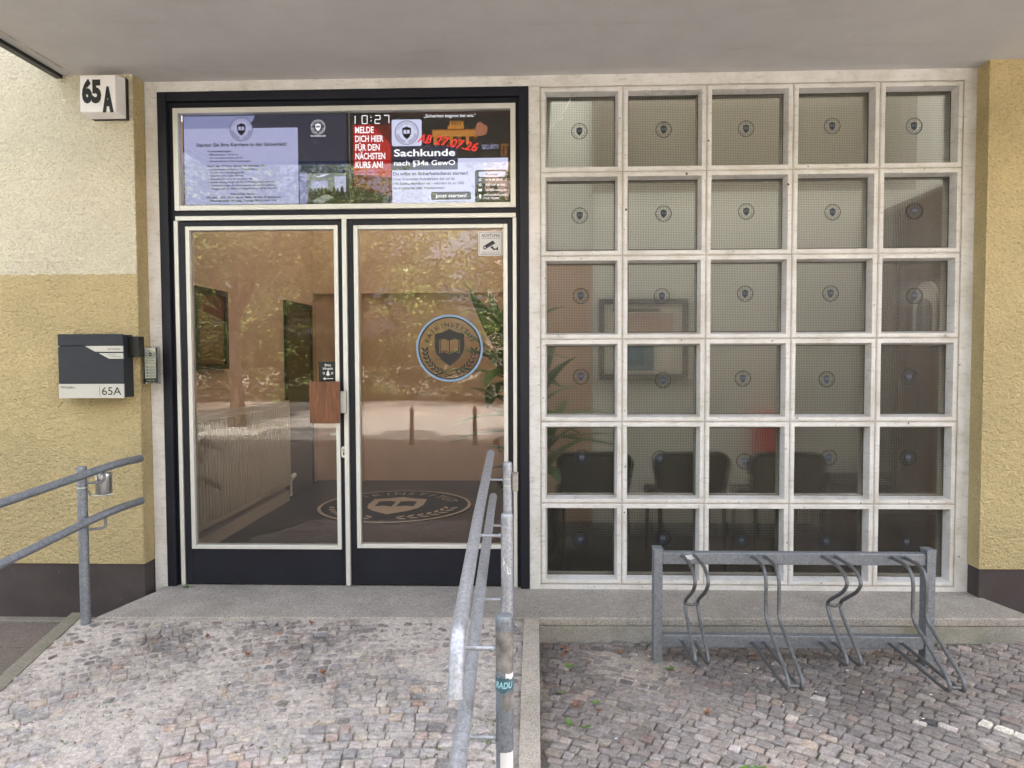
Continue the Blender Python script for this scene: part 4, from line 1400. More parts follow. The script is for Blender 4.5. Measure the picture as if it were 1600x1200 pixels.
# ================================================================== handrails
def smooth_path(pts, n=6, r=0.06):
    P = [Vector(p) for p in pts]
    out = [P[0]]
    for i in range(1, len(P) - 1):
        a, b, c = P[i - 1], P[i], P[i + 1]
        d1 = min(r, (a - b).length * 0.45); d2 = min(r, (c - b).length * 0.45)
        s, e = b + (a - b).normalized() * d1, b + (c - b).normalized() * d2
        for k in range(n + 1):
            t_ = k / n
            out.append(s * (1 - t_) ** 2 + b * 2 * t_ * (1 - t_) + e * t_ ** 2)
    out.append(P[-1])
    return out

hr = thing('handrail', 'galvanised double handrail on three posts along the right kerb of the ramp', 'handrail', (-0.12, -1.3, 0))
def post(h, x, y, z0, z1, r=0.024, m='galv'):
    mb = MB()
    mb.tube([(x, y, z0), (x, y, z1 - 0.014), (x, y, z1 - 0.004), (x, y, z1)], [r, r, r * 0.96, r * 0.86], m, 24)
    mb.tube([(x, y, z1 - 0.040), (x, y, z1 - 0.037)], r + 0.0008, m, 24)
    return mb.build('post', h)
RP = [(-0.145, -0.48), (-0.113, -1.36), (-0.087, -2.20)]
RT = [0.816, 0.748, 0.658]
UR = [(-0.243, 0.800, 0.545), (-0.226, 0.735, 0.468), (-0.207, 0.640, 0.380)]
p0 = post(hr, RP[0][0], RP[0][1], -0.05, RT[0])
p1 = post(hr, RP[1][0], RP[1][1], -0.20, RT[1])
p2 = post(hr, RP[2][0], RP[2][1], -0.30, RT[2], m='galvd')
# scraped stickers and a graffiti tag on the nearest post
def on_post(x, y, r):
    def f(u, v):
        a = -math.pi / 2 + u / r
        return (x + r * math.cos(a), y + r * math.sin(a), v)
    return f
def wrap(mb, f, u0, u1, v0, v1, m, nu=8, rag=0.0):
    rnd = random.Random(int(v0 * 1000))
    top = [(u0 + (u1 - u0) * k / nu, v1 + rnd.uniform(-rag, rag)) for k in range(nu + 1)]
    bot = [(u0 + (u1 - u0) * k / nu, v0 + rnd.uniform(-rag, rag)) for k in range(nu + 1)]
    vs = [f(*p) for p in bot] + [f(*p) for p in top]
    mb.add(vs, [(k, k + 1, nu + 2 + k, nu + 1 + k) for k in range(nu)], m, True)
mb = MB()
f = on_post(RP[2][0], RP[2][1], 0.0246)
wrap(mb, f, -0.03, 0.036, 0.505, 0.620, 'dirty', 10, 0.006)
f = on_post(RP[2][0], RP[2][1], 0.0251)
wrap(mb, f, -0.034, 0.034, 0.456, 0.490, 'teal', 10, 0.007)
f = on_post(RP[2][0], RP[2][1], 0.0256)
mb.text('RADU', -0.026, 0.465, 0.017, f, 'pale_teal', u1=0.026, bold=0.03, shear=0.2)
wrap(mb, f, 0.004, 0.030, 0.490, 0.504, 'paper', 4, 0.004)
wrap(mb, f, -0.004, 0.034, 0.402, 0.450, 'dirty', 6, 0.007)
mb.build('scraped_sticker', p2)
mb = MB()
f = on_post(RP[2][0], RP[2][1], 0.0249)
wrap(mb, f, -0.012, 0.030, 0.20, 0.288, 'paper', 8, 0.001)
mb.build('white_band', p2)
mb = MB()
f = on_post(RP[1][0], RP[1][1], 0.0247)
Q = [(-0.016, 0.585), (-0.012, 0.570), (0.000, 0.545), (0.014, 0.535), (0.016, 0.515), (0.004, 0.515), (-0.008, 0.530), (-0.015, 0.552)]
mb.flat(Q, f, 'paper')
mb.build('sticker', p1)
# rails
mb = MB()
up = [(-0.249, -0.215, 0.824), (UR[0][0], -0.48, 0.800), (UR[1][0], -1.36, 0.733), (UR[2][0], -2.20, 0.640), (-0.2055, -2.285, 0.632), (-0.205, -2.335, 0.49)]
up = smooth_path(up[:3], 1, 0.01)[:-1] + smooth_path(up[2:], 8, 0.075)
mb.tube(up, 0.021, 'galv', 24)
a, b = Vector(UR[2][:1] + (-2.20, 0.640)), Vector((-0.2055, -2.285, 0.632))
mb.tube([(-0.2065, -2.215, 0.6386), (-0.2064, -2.220, 0.638)], 0.0222, 'galv', 24)
mb.build('upper_rail', hr)
mb = MB()
lo = [(-0.236, -0.215, 0.585), (-0.232, -0.48, 0.562), (-0.214, -1.36, 0.483), (-0.194, -2.20, 0.392), (-0.185, -2.9, 0.33), (-0.185, -2.95, 0.22)]
lo = lo[:4] + smooth_path(lo[3:], 8, 0.075)[1:]
mb.tube(lo, 0.021, 'galv', 24)
mb.tube([(-0.1915, -2.395, 0.375), (-0.1914, -2.40, 0.3745)], 0.0222, 'galv', 24)
mb.build('lower_rail', hr)
for k in range(3):
    px, py = RP[k]
    for rx, rz in ((UR[k][0], UR[k][1]), ((-0.232, -0.214, -0.194)[k], (0.562, 0.483, 0.392)[k])):
        mb = MB()
        zb = rz - 0.075
        mb.tube(smooth_path([(px - 0.02, py, zb), (rx, py, zb), (rx, py, rz - 0.015)], 6, 0.022), 0.0065, 'galv', 10)
        mb.tube([(px - 0.025, py, zb), (px - 0.032, py, zb)], [0.011, 0.007], 'galv', 10)
        mb.build('bracket', hr)
hs = thing('handrail', 'galvanised double handrail with one post on the left edge of the ramp', 'handrail', (-2.33, -0.55, 0))
post(hs, -2.332, -0.55, -0.20, 0.802, m='galvd')
mb = MB()
mb.tube(smooth_path([(-2.195, -0.25, 0.799), (-2.194, -0.44, 0.804), (-2.254, -0.55, 0.780), (-2.417, -1.0, 0.703), (-2.74, -1.9, 0.555)], 8, 0.10), 0.0205, 'galvd', 24)
mb.build('upper_rail', hs)
mb = MB()
mb.tube(smooth_path([(-2.195, -0.25, 0.562), (-2.198, -0.44, 0.566), (-2.262, -0.55, 0.537), (-2.426, -1.0, 0.425), (-2.75, -1.9, 0.205)], 8, 0.10), 0.0205, 'galvd', 24)
mb.build('lower_rail', hs)
for rz in (0.790, 0.549):
    mb = MB()
    mb.tube(smooth_path([(-2.315, -0.55, rz - 0.075), (-2.236, -0.515, rz - 0.075), (-2.236, -0.515, rz - 0.01)], 6, 0.025), 0.0065, 'galvd', 10)
    mb.build('bracket', hs)
# ashtrays clamped to the posts
ash = thing('ashtray', 'small polished steel ashtray cup clamped to the left handrail post', 'ashtray', (-2.255, -0.50, 0.64))
mb = MB()
cx, cy = -2.268, -0.47
mb.tube([(cx, cy, 0.648), (cx, cy, 0.652), (cx, cy, 0.742)], [0.036, 0.040, 0.040], 'steel', 28)
mb.build('cup', ash)
mb = MB()
mb.tube([(cx, cy, 0.742), (cx, cy, 0.756), (cx, cy, 0.760)], [0.0425, 0.0425, 0.038], 'steel', 28)
mb.build('lid', ash)
mb = MB()
mb.tube([(-2.332, -0.55, 0.742), (-2.332, -0.55, 0.752)], 0.027, 'steel', 20)
mb.build('clamp', ash)
mb = MB()
mb.tube([(-2.332, -0.55, 0.690), (-2.332, -0.55, 0.696)], 0.0262, 'steel', 20)
mb.tube(smooth_path([(-2.31, -0.535, 0.675), (-2.305, -0.52, 0.640), (-2.235, -0.46, 0.640)], 5, 0.02), 0.005, 'steel', 8)
mb.build('clamp', ash)
ash2 = thing('ashtray', 'flat metal ashtray box strapped to the post nearest the door', 'ashtray', (-0.11, -0.47, 0.66))
mb = MB()
mb.box(-0.120, -0.092, -0.50, -0.445, 0.668, 0.752, 'bolt')
mb.box(-0.121, -0.091, -0.503, -0.443, 0.752, 0.760, 'bolt')
mb.build('box', ash2, 0.003)
mb = MB()
mb.tube([(-0.145, -0.48, 0.694), (-0.145, -0.48, 0.699)], 0.0255, 'steel', 20)
mb.build('strap', ash2)
mb = MB()
mb.tube([(-0.145, -0.48, 0.730), (-0.145, -0.48, 0.735)], 0.0255, 'steel', 20)
mb.build('strap', ash2)

# ================================================================== bike rack
rack = thing('bike_rack', 'galvanised bike rack with four bent wheel holders in front of the lattice window', 'bike rack', (0.588, -0.67, -0.14))
def gpost(x):
    mb = MB()
    mb.box(x - 0.021, x + 0.021, -0.70, -0.635, -0.20, 0.425, 'galvd')
    mb.box(x - 0.024, x + 0.024, -0.703, -0.632, 0.425, 0.431, 'galvd')
    mb.build('post', rack, 0.003)
gpost(0.588); gpost(1.878)
for z0, z1 in ((0.353, 0.410), (-0.054, 0.008)):
    mb = MB()
    mb.box(0.609, 1.857, -0.690, -0.646, z0, z1, 'galvd')
    mb.build('crossbar', rack, 0.004)
mb = MB()
yr = -0.690
rnd = random.Random(3)
Q = [(0.700 + 0.04 + 0.028 * math.cos(a) * rnd.uniform(0.6, 1.2), 0.388 + 0.015 * math.sin(a) * rnd.uniform(0.6, 1.1)) for a in [2 * math.pi * k / 14 for k in range(14)]]
mb.flat(Q, FP(-0.6915), 'paper')
mb.build('paint_splash', rack)
SHORT = [(0, 0.397), (0.20, 0.402), (0.285, 0.36), (0.24, 0.305), (0.055, 0.195), (0.10, 0.135), (0.295, 0.012), (0.27, -0.018), (0, -0.020)]
LONG = [(0, 0.395), (0.155, 0.398), (0.205, 0.35), (0.20, 0.17), (0.495, 0.02), (0.50, -0.02), (0.455, -0.026), (0, -0.022)]
for i, (xa, xb, shp) in enumerate(((0.705, 0.763, SHORT), (1.039, 1.097, LONG), (1.369, 1.429, SHORT), (1.692, 1.752, LONG))):
    mb = MB()
    for x in (xa, xb):
        mb.tube(smooth_path([(x, yr - d, z) for d, z in shp], 7, 0.05), 0.0082, 'hoop', 12)
        for z in (shp[0][1], shp[-1][1]):
            mb.tube([(x, yr + 0.001, z), (x, yr - 0.008, z)], [0.013, 0.008], 'galvd', 12)
    if shp is SHORT:
        mb.tube([(xa, yr - 0.072, 0.19), ((xa + xb) / 2, yr - 0.074, 0.181), (xb, yr - 0.072, 0.19)], 0.0072, 'hoop', 10)
    else:
        mb.tube([(xa, yr - 0.488, -0.008), (xb, yr - 0.488, -0.008)], 0.0082, 'hoop', 10)
    mb.build('wheel_holder', rack)

# ================================================================== house number lamp, letterbox, intercom, leaflets
lamp = thing('house_number_lamp', 'white box lamp with black house number 65A under the canopy', 'lamp', (-2.40, -0.12, 2.70))
mb = MB()
mb.box(-2.490, -2.290, -0.140, -0.108, 2.695, 2.925, 'black')
mb.build('base', lamp, 0.004)
mb = MB()
x0, x1, z0, z1 = -2.500, -2.300, 2.708, 2.908
b_ = [(x0, -0.141, z0 - 0.014), (x1 + 0.012, -0.141, z0 - 0.014), (x1 + 0.012, -0.141, z1 + 0.012), (x0, -0.141, z1 + 0.012)]
c_ = [(x0, -0.222, z0), (x1, -0.222, z0), (x1, -0.222, z1), (x0, -0.222, z1)]
mb.add(b_ + c_, [(4, 5, 6, 7), (0, 1, 5, 4), (1, 2, 6, 5), (2, 3, 7, 6), (3, 0, 4, 7), (0, 3, 2, 1)], 'opal')
mb.build('cover', lamp, 0.005)
mb = MB()
f = FP(-0.2232)
mb.text('65', -2.487, 2.765, 0.112, f, 'ink', u1=-2.379, bold=0.06)
mb.text('A', -2.374, 2.719, 0.114, f, 'ink', u1=-2.311, bold=0.09)
mb.build('number', lamp)

box = thing('letterbox', 'anthracite letterbox with brushed number plate on the ochre wall', 'letterbox', (-2.48, -0.12, 1.133))
mb = MB()
mb.box(-2.668, -2.300, -0.205, -0.112, 1.136, 1.488, 'dkgrey')
bd = mb.build('body', box, 0.003)
mb = MB()
mb.box(-2.670, -2.299, -0.214, -0.2055, 1.427, 1.491, 'dkgrey')
mb.build('flap', box, 0.002)
mb = MB()
mb.prism([(-2.670, 1.214), (-2.299, 1.214), (-2.299, 1.352), (-2.380, 1.352), (-2.440, 1.385), (-2.515, 1.419), (-2.670, 1.419)], FP(-0.213), FP(-0.2055), 'dkgrey')
mb.build('front_panel', box, 0.0015)
mb = MB()
mb.prism([(-2.514, 1.4245), (-2.456, 1.392), (-2.299, 1.392), (-2.299, 1.4245)], FP(-0.2155), FP(-0.2055), 'alum_plate')
mb.prism([(-2.436, 1.3845), (-2.378, 1.353), (-2.299, 1.353), (-2.299, 1.3845)], FP(-0.2155), FP(-0.2055), 'alum_plate')
f = FP(-0.2160)
mb.text('fairinstitut', -2.385, 1.403, 0.011, f, 'ink', u1=-2.312)
mb.text('Bitte keine', -2.380, 1.373, 0.005, f, 'ink', u1=-2.340)
mb.text('Werbung einwerfen', -2.365, 1.363, 0.006, f, 'ink', u1=-2.311)
mb.build('name_plate', box)
mb = MB()
mb.box(-2.670, -2.299, -0.214, -0.2055, 1.133, 1.2125, 'alum_plate')
f = FP(-0.2148)
mb.text('Wiclefstr.', -2.658, 1.187, 0.015, f, 'ink', u1=-2.572)
mb.flat([(-2.438, 1.147), (-2.436, 1.147), (-2.436, 1.203), (-2.438, 1.203)], f, 'ink')
mb.text('65A', -2.424, 1.151, 0.044, f, 'ink', u1=-2.314)
mb.build('number_plate', box, 0.0)

icm = thing('intercom', 'small black intercom box on the corner behind the letterbox', 'intercom', (-2.25, -0.10, 1.36))
mb = MB()
mb.box(-2.300, -2.236, -0.165, -0.108, 1.362, 1.478, 'black')
mb.build('housing', icm, 0.003)
mb = MB()
for k in range(3):
    mb.disc(-2.252, 1.455 - 0.024 * k, 0.005, FP(-0.1655), 'dkgrey', 14)
mb.build('button', icm)
bro = thing('leaflet_holder', 'clear acrylic holder full of leaflets on the white door surround', 'leaflet holder', (-2.2, -0.08, 1.2))
mb = MB()
mb.box(-2.246, -2.174, -0.104, -0.060, 1.207, 1.213, 'acrylic')
mb.box(-2.249, -2.246, -0.104, -0.060, 1.207, 1.416, 'acrylic')
mb.box(-2.174, -2.171, -0.104, -0.060, 1.207, 1.416, 'acrylic')
mb.box(-2.246, -2.174, -0.107, -0.104, 1.207, 1.410, 'acrylic')
mb.box(-2.258, -2.171, -0.060, -0.055, 1.207, 1.425, 'acrylic')
mb.box(-2.266, -2.235, -0.055, -0.002, 1.30, 1.33, 'acrylic')
mb.build('holder', bro)
mb = MB()
mb.box(-2.242, -2.178, -0.098, -0.066, 1.214, 1.412, 'paper')
lf_ = mb.build('leaflet', bro)
mb = MB()
f = FP(-0.0986); g = FP(-0.0992)
rect(mb, -2.242, -2.178, 1.214, 1.240, f, 'stk_navy')
emblem(mb, -2.209, 1.376, 0.024, f, g, 'stk_navy', 'stk_navy', 'paper', detail=0)
for k, (s_, h) in enumerate((('Sicherheit', 0.008), ('lernen bei uns', 0.008))):
    mb.text(s_, -2.209, 1.338 - 0.013 * k, h, f, 'ink', align='C')
for k in range(4):
    mb.disc(-2.228, 1.304 - 0.017 * k, 0.004, f, 'stk_navy', 10)
    mb.text('Sachkunde §34a', -2.220, 1.302 - 0.017 * k, 0.006, f, 'stk_grey', u1=-2.184)
mb.text('Wiclefstr. 65A', -2.232, 1.224, 0.008, g, 'paper', u1=-2.184)
mb.build('print', lf_)

# ================================================================== lobby and waiting room furniture
rad = thing('radiator', 'cream panel radiator with ribs on the left lobby wall', 'radiator', (-2.34, 1.3, 0.15))
mb = MB()
mb.box(-2.36, -2.30, 0.32, 2.45, 0.16, 0.95, 'radiator')
n = 44
for k in range(n):
    y = 0.36 + (2.41 - 0.36) * k / (n - 1)
    mb.box(-2.302, -2.288, y - 0.012, y + 0.012, 0.20, 0.915, 'radiator')
mb.build('body', rad, 0.004)
mb = MB()
for k in range(60):
    y = 0.34 + 2.08 * k / 59
    mb.box(-2.365, -2.295, y, y + 0.018, 0.951, 0.957, 'radiator')
mb.build('top_grille', rad)
mb = MB()
mb.tube([(-2.315, 2.45, 0.21), (-2.315, 2.53, 0.21)], 0.016, 'steel', 12)
mb.tube([(-2.315, 2.51, 0.21), (-2.315, 2.60, 0.23)], 0.022, 'paper', 12)
mb.tube([(-2.315, 2.50, 0.21), (-2.315, 2.50, 0.05), (-2.39, 2.50, 0.04)], 0.011, 'paper', 10)
mb.box(-2.39, -2.33, 0.30, 2.5, 0.0, 0.10, 'radiator')
mb.build('valve', rad)
pic = thing('framed_picture', 'dark framed picture with brown wood print on the left lobby wall', 'picture', (-2.39, 1.05, 1.27))
mb = MB()
for (ya, yb, za, zb) in ((0.80, 0.84, 1.27, 1.86), (1.27, 1.31, 1.27, 1.86), (0.84, 1.27, 1.27, 1.31), (0.84, 1.27, 1.82, 1.86)):
    mb.box(-2.399, -2.365, ya, yb, za, zb, 'black')
mb.build('frame', pic)
mb = MB()
mb.box(-2.398, -2.385, 0.84, 1.27, 1.31, 1.82, 'woodplate')
mb.build('print', pic)
cab = thing('passage_door', 'tall dark door standing in the left lobby wall', 'door', (-2.38, 2.9, 0))
mb = MB()
mb.box(-2.399, -2.372, 2.60, 2.65, 0.0, 1.90, 'black')
mb.box(-2.399, -2.372, 3.35, 3.40, 0.0, 1.90, 'black')
mb.box(-2.399, -2.372, 2.65, 3.35, 1.85, 1.90, 'black')
mb.build('frame', cab)
mb = MB()
mb.box(-2.398, -2.382, 2.65, 3.35, 0.0, 1.85, 'brown_wood')
mb.build('leaf', cab)
dm = thing('round_doormat', 'round dark doormat with beige emblem on the lobby floor', 'doormat', (-1.28, 2.28, 0))
mb = MB()
cx, cy = -1.28, 2.28
ff0 = lambda u, v: (u, v, 0.008)
ff1 = lambda u, v: (u, v, 0.0095)
mb.prism([(cx + 0.70 * math.cos(2 * math.pi * k / 64), cy + 0.70 * math.sin(2 * math.pi * k / 64)) for k in range(64)], lambda u, v: (u, v, 0.007), lambda u, v: (u, v, 0.001), 'mat_dark')
mt_ = mb.build('pile', dm)
mb = MB()
emblem(mb, cx, cy, 0.69, ff0, ff1, 'mat_light', 'mat_light', 'mat_dark', detail=2, ring2=False)
mb.build('emblem', dm)
# potted plant between lobby and waiting room
pl = thing('potted_plant', 'tall broad leaved indoor plant in a dark pot behind the door edge', 'plant', (-0.02, 0.78, 0))
mb = MB()
mb.tube([(-0.02, 0.78, 0.001), (-0.02, 0.78, 0.02), (-0.02, 0.78, 0.36), (-0.02, 0.78, 0.38)], [0.15, 0.16, 0.20, 0.19], 'pot', 24)
mb.build('pot', pl)
mb = MB()
stems = [((-0.02, 0.78, 0.35), (-0.20, 0.62, 1.42)), ((0.0, 0.80, 0.35), (-0.04, 0.58, 1.05)), ((-0.04, 0.75, 0.35), (0.02, 0.62, 0.72))]
for a, b in stems:
    mb.tube([a, ((a[0] + b[0]) / 2 + 0.01, (a[1] + b[1]) / 2, (a[2] + b[2]) / 2), b], [0.02, 0.018, 0.014], 'bark', 10)
mb.build('stem', pl)
V, F, C_ = [], [], []
rnd = random.Random(21)
def blade(root, az, el, L, W, droop, tone):
    d = Vector((math.cos(az) * math.cos(el), math.sin(az) * math.cos(el), math.sin(el)))
    side = Vector((-math.sin(az), math.cos(az), 0))
    p = Vector(root); n_ = 9
    o = len(V)
    for k in range(n_):
        t_ = k / (n_ - 1)
        w_ = W * math.sin(math.pi * min(1, 0.08 + t_ * 0.92)) ** 0.8 * (1 - 0.25 * t_)
        if k == n_ - 1: w_ = 0.001
        up_ = d.cross(side) * -1
        for q, lift in ((-1, 0.25), (0, 0), (1, 0.25)):
            V.append(tuple(p + side * q * w_ + up_ * lift * w_))
            C_.append((max(0, min(1, tone + (0.35 if q == 0 else 0))),) * 3)
        p = p + d * (L / (n_ - 1))
        d = (d + Vector((0, 0, -droop / (n_ - 1)))).normalized()
    for k in range(n_ - 1):
        for q in range(2):
            a = o + k * 3 + q
            F.append((a, a + 1, a + 4, a + 3))
for (root, n_, L0) in ((stems[0][1], 20, 0.60), (stems[1][1], 18, 0.58), (stems[2][1], 16, 0.55)):
    for k in range(n_):
        az = 2 * math.pi * (k * 0.382) + rnd.uniform(-0.3, 0.3)
        el = R_(82 - 75 * k / n_ + rnd.uniform(-8, 8))
        blade((root[0] + rnd.uniform(-.01, .01), root[1], root[2] - 0.012 * k), az, el, L0 * rnd.uniform(0.75, 1.05), rnd.uniform(0.052, 0.078), rnd.uniform(0.7, 1.5), rnd.uniform(0.1, 0.7))
for az, el, L, rt in ((-0.25, 0.05, 0.62, (0.0, 0.62, 0.83)), (-0.15, 0.25, 0.55, (0.0, 0.60, 0.80)), (0.15, -0.1, 0.5, (0.02, 0.62, 0.74))):
    blade(rt, az, el, L, 0.05, 0.35, 0.5)
V = [(x, max(0.15, y) if y < 0.15 else y, z) for x, y, z in V]
me = bpy.data.meshes.new('foliage')
off = Vector(pl.location)
me.from_pydata([tuple(Vector(v) - off) for v in V], [], F)
at = me.color_attributes.new('tone', 'FLOAT_COLOR', 'POINT')
at.data.foreach_set('color', np.array([(*c, 1.0) for c in C_], dtype=np.float32).ravel())
me.polygons.foreach_set('use_smooth', [True] * len(F))
me.materials.append(M['plant_leaf'])
o = bpy.data.objects.new('foliage', me); COL.objects.link(o); o.parent = pl

# black visitor chairs with their backs to the window
def chair(x, y, label):
    t = thing('visitor_chair', label, 'chair', (x, y, 0), 'black chairs behind the lattice window')
    mb = MB()
    n = 10
    W, z0, z1 = 0.246, 0.455, 0.745
    P = []
    r = 0.085
    for cx, cz, a0 in ((W - r, z1 - r, 0), (-W + r, z1 - r, 90), (-W + 0.03 + 0.03, z0 + 0.03, 180), (W - 0.03 - 0.03, z0 + 0.03, 270)):
        rr = r if cz > 0.6 else 0.03
        for k in range(n + 1):
            a = R_(a0 + 90 * k / n)
            P.append((x + cx + rr * math.cos(a), cz + rr * math.sin(a) + (0.012 * (1 - (cx / W) ** 2) if cz > 0.6 else 0)))
    mb.prism(P, lambda u, v: (u, y - 0.03 + 0.10 * ((u - x) / 0.25) ** 2 * 0.4 - (v - 0.45) * 0.12, v), lambda u, v: (u, y + 0.03 + 0.10 * ((u - x) / 0.25) ** 2 * 0.4 - (v - 0.45) * 0.12, v), 'fabric')
    mb.build('backrest', t, 0.012)
    mb = MB()
    mb.box(x - 0.235, x + 0.235, y + 0.03, y + 0.47, 0.40, 0.465, 'fabric')
    mb.build('seat', t, 0.02)
    for sx in (-1, 1):
        for fy in (0, 1):
            mb = MB()
            if fy == 0:
                mb.tube([(x + sx * 0.20, y - 0.02, 0.50), (x + sx * 0.20, y - 0.01, 0.40), (x + sx * 0.205, y - 0.03, 0.001)], 0.0125, 'black', 10)
            else:
                mb.tube([(x + sx * 0.21, y + 0.42, 0.40), (x + sx * 0.215, y + 0.45, 0.001)], 0.0125, 'black', 10)
            mb.build('leg', t)
    mb = MB()
    mb.box(x - 0.252, x - 0.240, y - 0.02, y - 0.005, 0.585, 0.612, 'paper')
    mb.build('tag', t)
    return t
chair(0.375, 0.40, 'black upholstered chair behind the window, beside the indoor plant')
chair(0.985, 0.40, 'black upholstered chair behind the window, between the other two black chairs')
chair(1.580, 0.40, 'black upholstered chair behind the window, in front of the red panel')
# wall frame, red panel, wood partition, dark sideboard
wf = thing('notice_frame', 'grey framed notice with blue block on the waiting room wall', 'picture frame', (0.86, 1.65, 1.16))
mb = MB()
frame(mb, 0.507, 1.222, 1.165, 1.815, 0.045, 1.632, 1.659, 'dkgrey')
mb.build('frame', wf)
mb = MB()
mb.box(0.552, 1.177, 1.648, 1.658, 1.21, 1.77, 'paper')
rect(mb, 0.64, 1.10, 1.50, 1.70, FP(1.6475), 'pinkish')
rect(mb, 0.66, 0.95, 1.24, 1.48, FP(1.6475), 'blue_paint')
rect(mb, 0.62, 1.00, 1.71, 1.735, FP(1.6475), 'dkgrey')
mb.build('print', wf)
rp = thing('red_cabinet', 'red wall cabinet behind the third black chair', 'cabinet', (1.88, 1.6, 0.5))
mb = MB()
mb.box(1.735, 1.99, 1.56, 1.659, 0.50, 0.90, 'red')
mb.build('body', rp, 0.01)
mb = MB()
mb.box(1.75, 1.975, 1.548, 1.559, 0.515, 0.885, 'red')
mb.build('door', rp, 0.005)
wd = thing('wood_partition', 'dark brown wooden partition at the right end of the waiting room', 'partition', (2.8, 1.0, 0))
mb = MB()
mb.box(2.74, 2.80, 0.31, 1.659, 0.0, 2.50, 'brown_wood')
mb.build('panel', wd, 0.003)
mb = MB()
mb.box(2.715, 2.739, 1.36, 1.42, 0.0, 2.45, 'black')
mb.build('batten', wd)
ar = thing('arched_mirror', 'pale arched frame hanging on the dark wooden partition', 'mirror', (2.72, 0.95, 1.5))
mb = MB()
P = [(1.12, 1.42), (0.82, 1.42)] + [(0.97 - 0.15 * math.cos(R_(180 * k / 16)) , 1.72 + 0.15 * math.sin(R_(180 * k / 16))) for k in range(17)]
mb.prism(P, lambda u, v: (2.716, u, v), lambda u, v: (2.738, u, v), 'paper')
mb.build('frame', ar)
mb = MB()
P = [(1.07, 1.45), (0.87, 1.45)] + [(0.97 - 0.10 * math.cos(R_(180 * k / 16)) , 1.66 + 0.09 * math.sin(R_(180 * k / 16))) for k in range(17)]
mb.prism(P, lambda u, v: (2.712, u, v), lambda u, v: (2.7155, u, v), 'stk_grey')
mb.build('glass', ar)
sb = thing('sideboard', 'low black sideboard with sloping top at the right end of the waiting room', 'sideboard', (2.4, 1.3, 0))
mb = MB()
mb.prism([(0.75, 0.0), (1.62, 0.0), (1.62, 0.40), (0.75, 0.26)], lambda u, v: (2.20, u, v), lambda u, v: (2.70, u, v), 'black')
mb.build('body', sb, 0.01)
mb = MB()
mb.prism([(0.74, 0.261), (1.63, 0.401), (1.63, 0.421), (0.74, 0.281)], lambda u, v: (2.18, u, v), lambda u, v: (2.71, u, v), 'fabric')
mb.build('top', sb, 0.004)

# ================================================================== fallen leaves
def leaf_mesh(m, L, W, curl):
    mb = MB()
    n_ = 6
    vs, fs = [], []
    for k in range(n_ + 1):
        t_ = k / n_
        w_ = W * math.sin(math.pi * t_) ** 0.8 if 0 < k < n_ else 0.0006
        for q in (-1, 0, 1):
            vs.append(((t_ - 0.5) * L, q * w_, 0.004 + curl * ((t_ - 0.5) ** 2) * L * 2 + (abs(q) * w_ * 0.5)))
    for k in range(n_):
        for q in range(2):
            a = k * 3 + q
            fs.append((a, a + 1, a + 4, a + 3))
    mb.add(vs, fs, m, True)
    mb.tube([(-0.5 * L - 0.018, 0, 0.003), (-0.5 * L, 0, 0.004 + curl * L * 0.5)], 0.0009, m, 5)
    return mb
green0 = leaf_mesh('green_leaf', 0.045, 0.010, 0.5).build('fallen_leaf')
brown0 = leaf_mesh('brown_leaf', 0.050, 0.014, 0.9).build('fallen_leaf')
GL = [(0.10, -1.02), (0.25, -1.10), (0.13, -1.27), (0.20, -1.30), (0.155, -0.76), (0.78, -1.57), (0.82, -1.55), (0.75, -1.56), (0.63, -0.78)]
BL = [(0.14, -0.55), (0.15, -0.60), (0.13, -0.64), (0.17, -1.12), (0.26, -1.16), (0.42, -0.60), (0.71, -1.17), (-1.62, -0.70), (-1.35, -0.87), (-0.95, -1.02), (-1.15, -0.55)]
first = True
for i, (x, y) in enumerate(GL):
    o = green0 if i == 0 else green0.copy()
    if i: COL.objects.link(o)
    o.location = (x, y, z_street(x, y) + 0.004); o.rotation_euler = (random.uniform(-.2, .2), random.uniform(-.2, .2), random.uniform(0, 6.28))
    s_ = random.uniform(0.8, 1.25); o.scale = (s_, s_, s_)
    tag(o, 'small fresh green leaf fallen on the cobbles right of the kerb', 'leaf', 'green leaves on the cobbles')
for i, (x, y) in enumerate(BL):
    o = brown0 if i == 0 else brown0.copy()
    if i: COL.objects.link(o)
    z = z_street(x, y) if x > 0 else z_ramp(x, y)
    o.location = (x, y, z + 0.004); o.rotation_euler = (random.uniform(-.2, .2), random.uniform(-.2, .2), random.uniform(0, 6.28))
    s_ = random.uniform(0.6, 1.0); o.scale = (s_, s_, s_)
    tag(o, 'small dry reddish brown leaf fallen on the cobbles', 'leaf', 'dry leaves on the cobbles')

# grit, seeds and twigs on the stones; weeds in the joints
rnd = random.Random(77)
mbs = MB()
def zg(x, y):
    return z_street(x, y) if x > 0 else z_ramp(x, y)
for _ in range(900):
    if rnd.random() < 0.55:
        x, y = rnd.uniform(0.04, 2.6), ye(0) - abs(rnd.gauss(0.03, 0.5))
    else:
        x, y = rnd.uniform(-2.25, -0.1), ye(-1) - rnd.uniform(0.02, 1.3)
    if y < -2.0: continue
    r_ = rnd.uniform(0.0018, 0.0042); a = rnd.uniform(0, 6.28); L = r_ * rnd.uniform(1, 3.2)
    z = zg(x, y) + 0.0025
    m_ = rnd.choice(('brown_leaf', 'earth', 'paper', 'bark', 'bark', 'earth'))
    c_, s_ = math.cos(a), math.sin(a)
    P = [(x + c_ * u - s_ * v, y + s_ * u + c_ * v, z + h_) for u, v, h_ in ((-L, 0, 0), (0, -r_, 0), (L, 0, 0.0004), (0, r_, 0), (0, 0, r_ * 0.8))]
    mbs.add(P, [(0, 1, 4), (1, 2, 4), (2, 3, 4), (3, 0, 4)], m_)
g_ = mbs.build('grit')
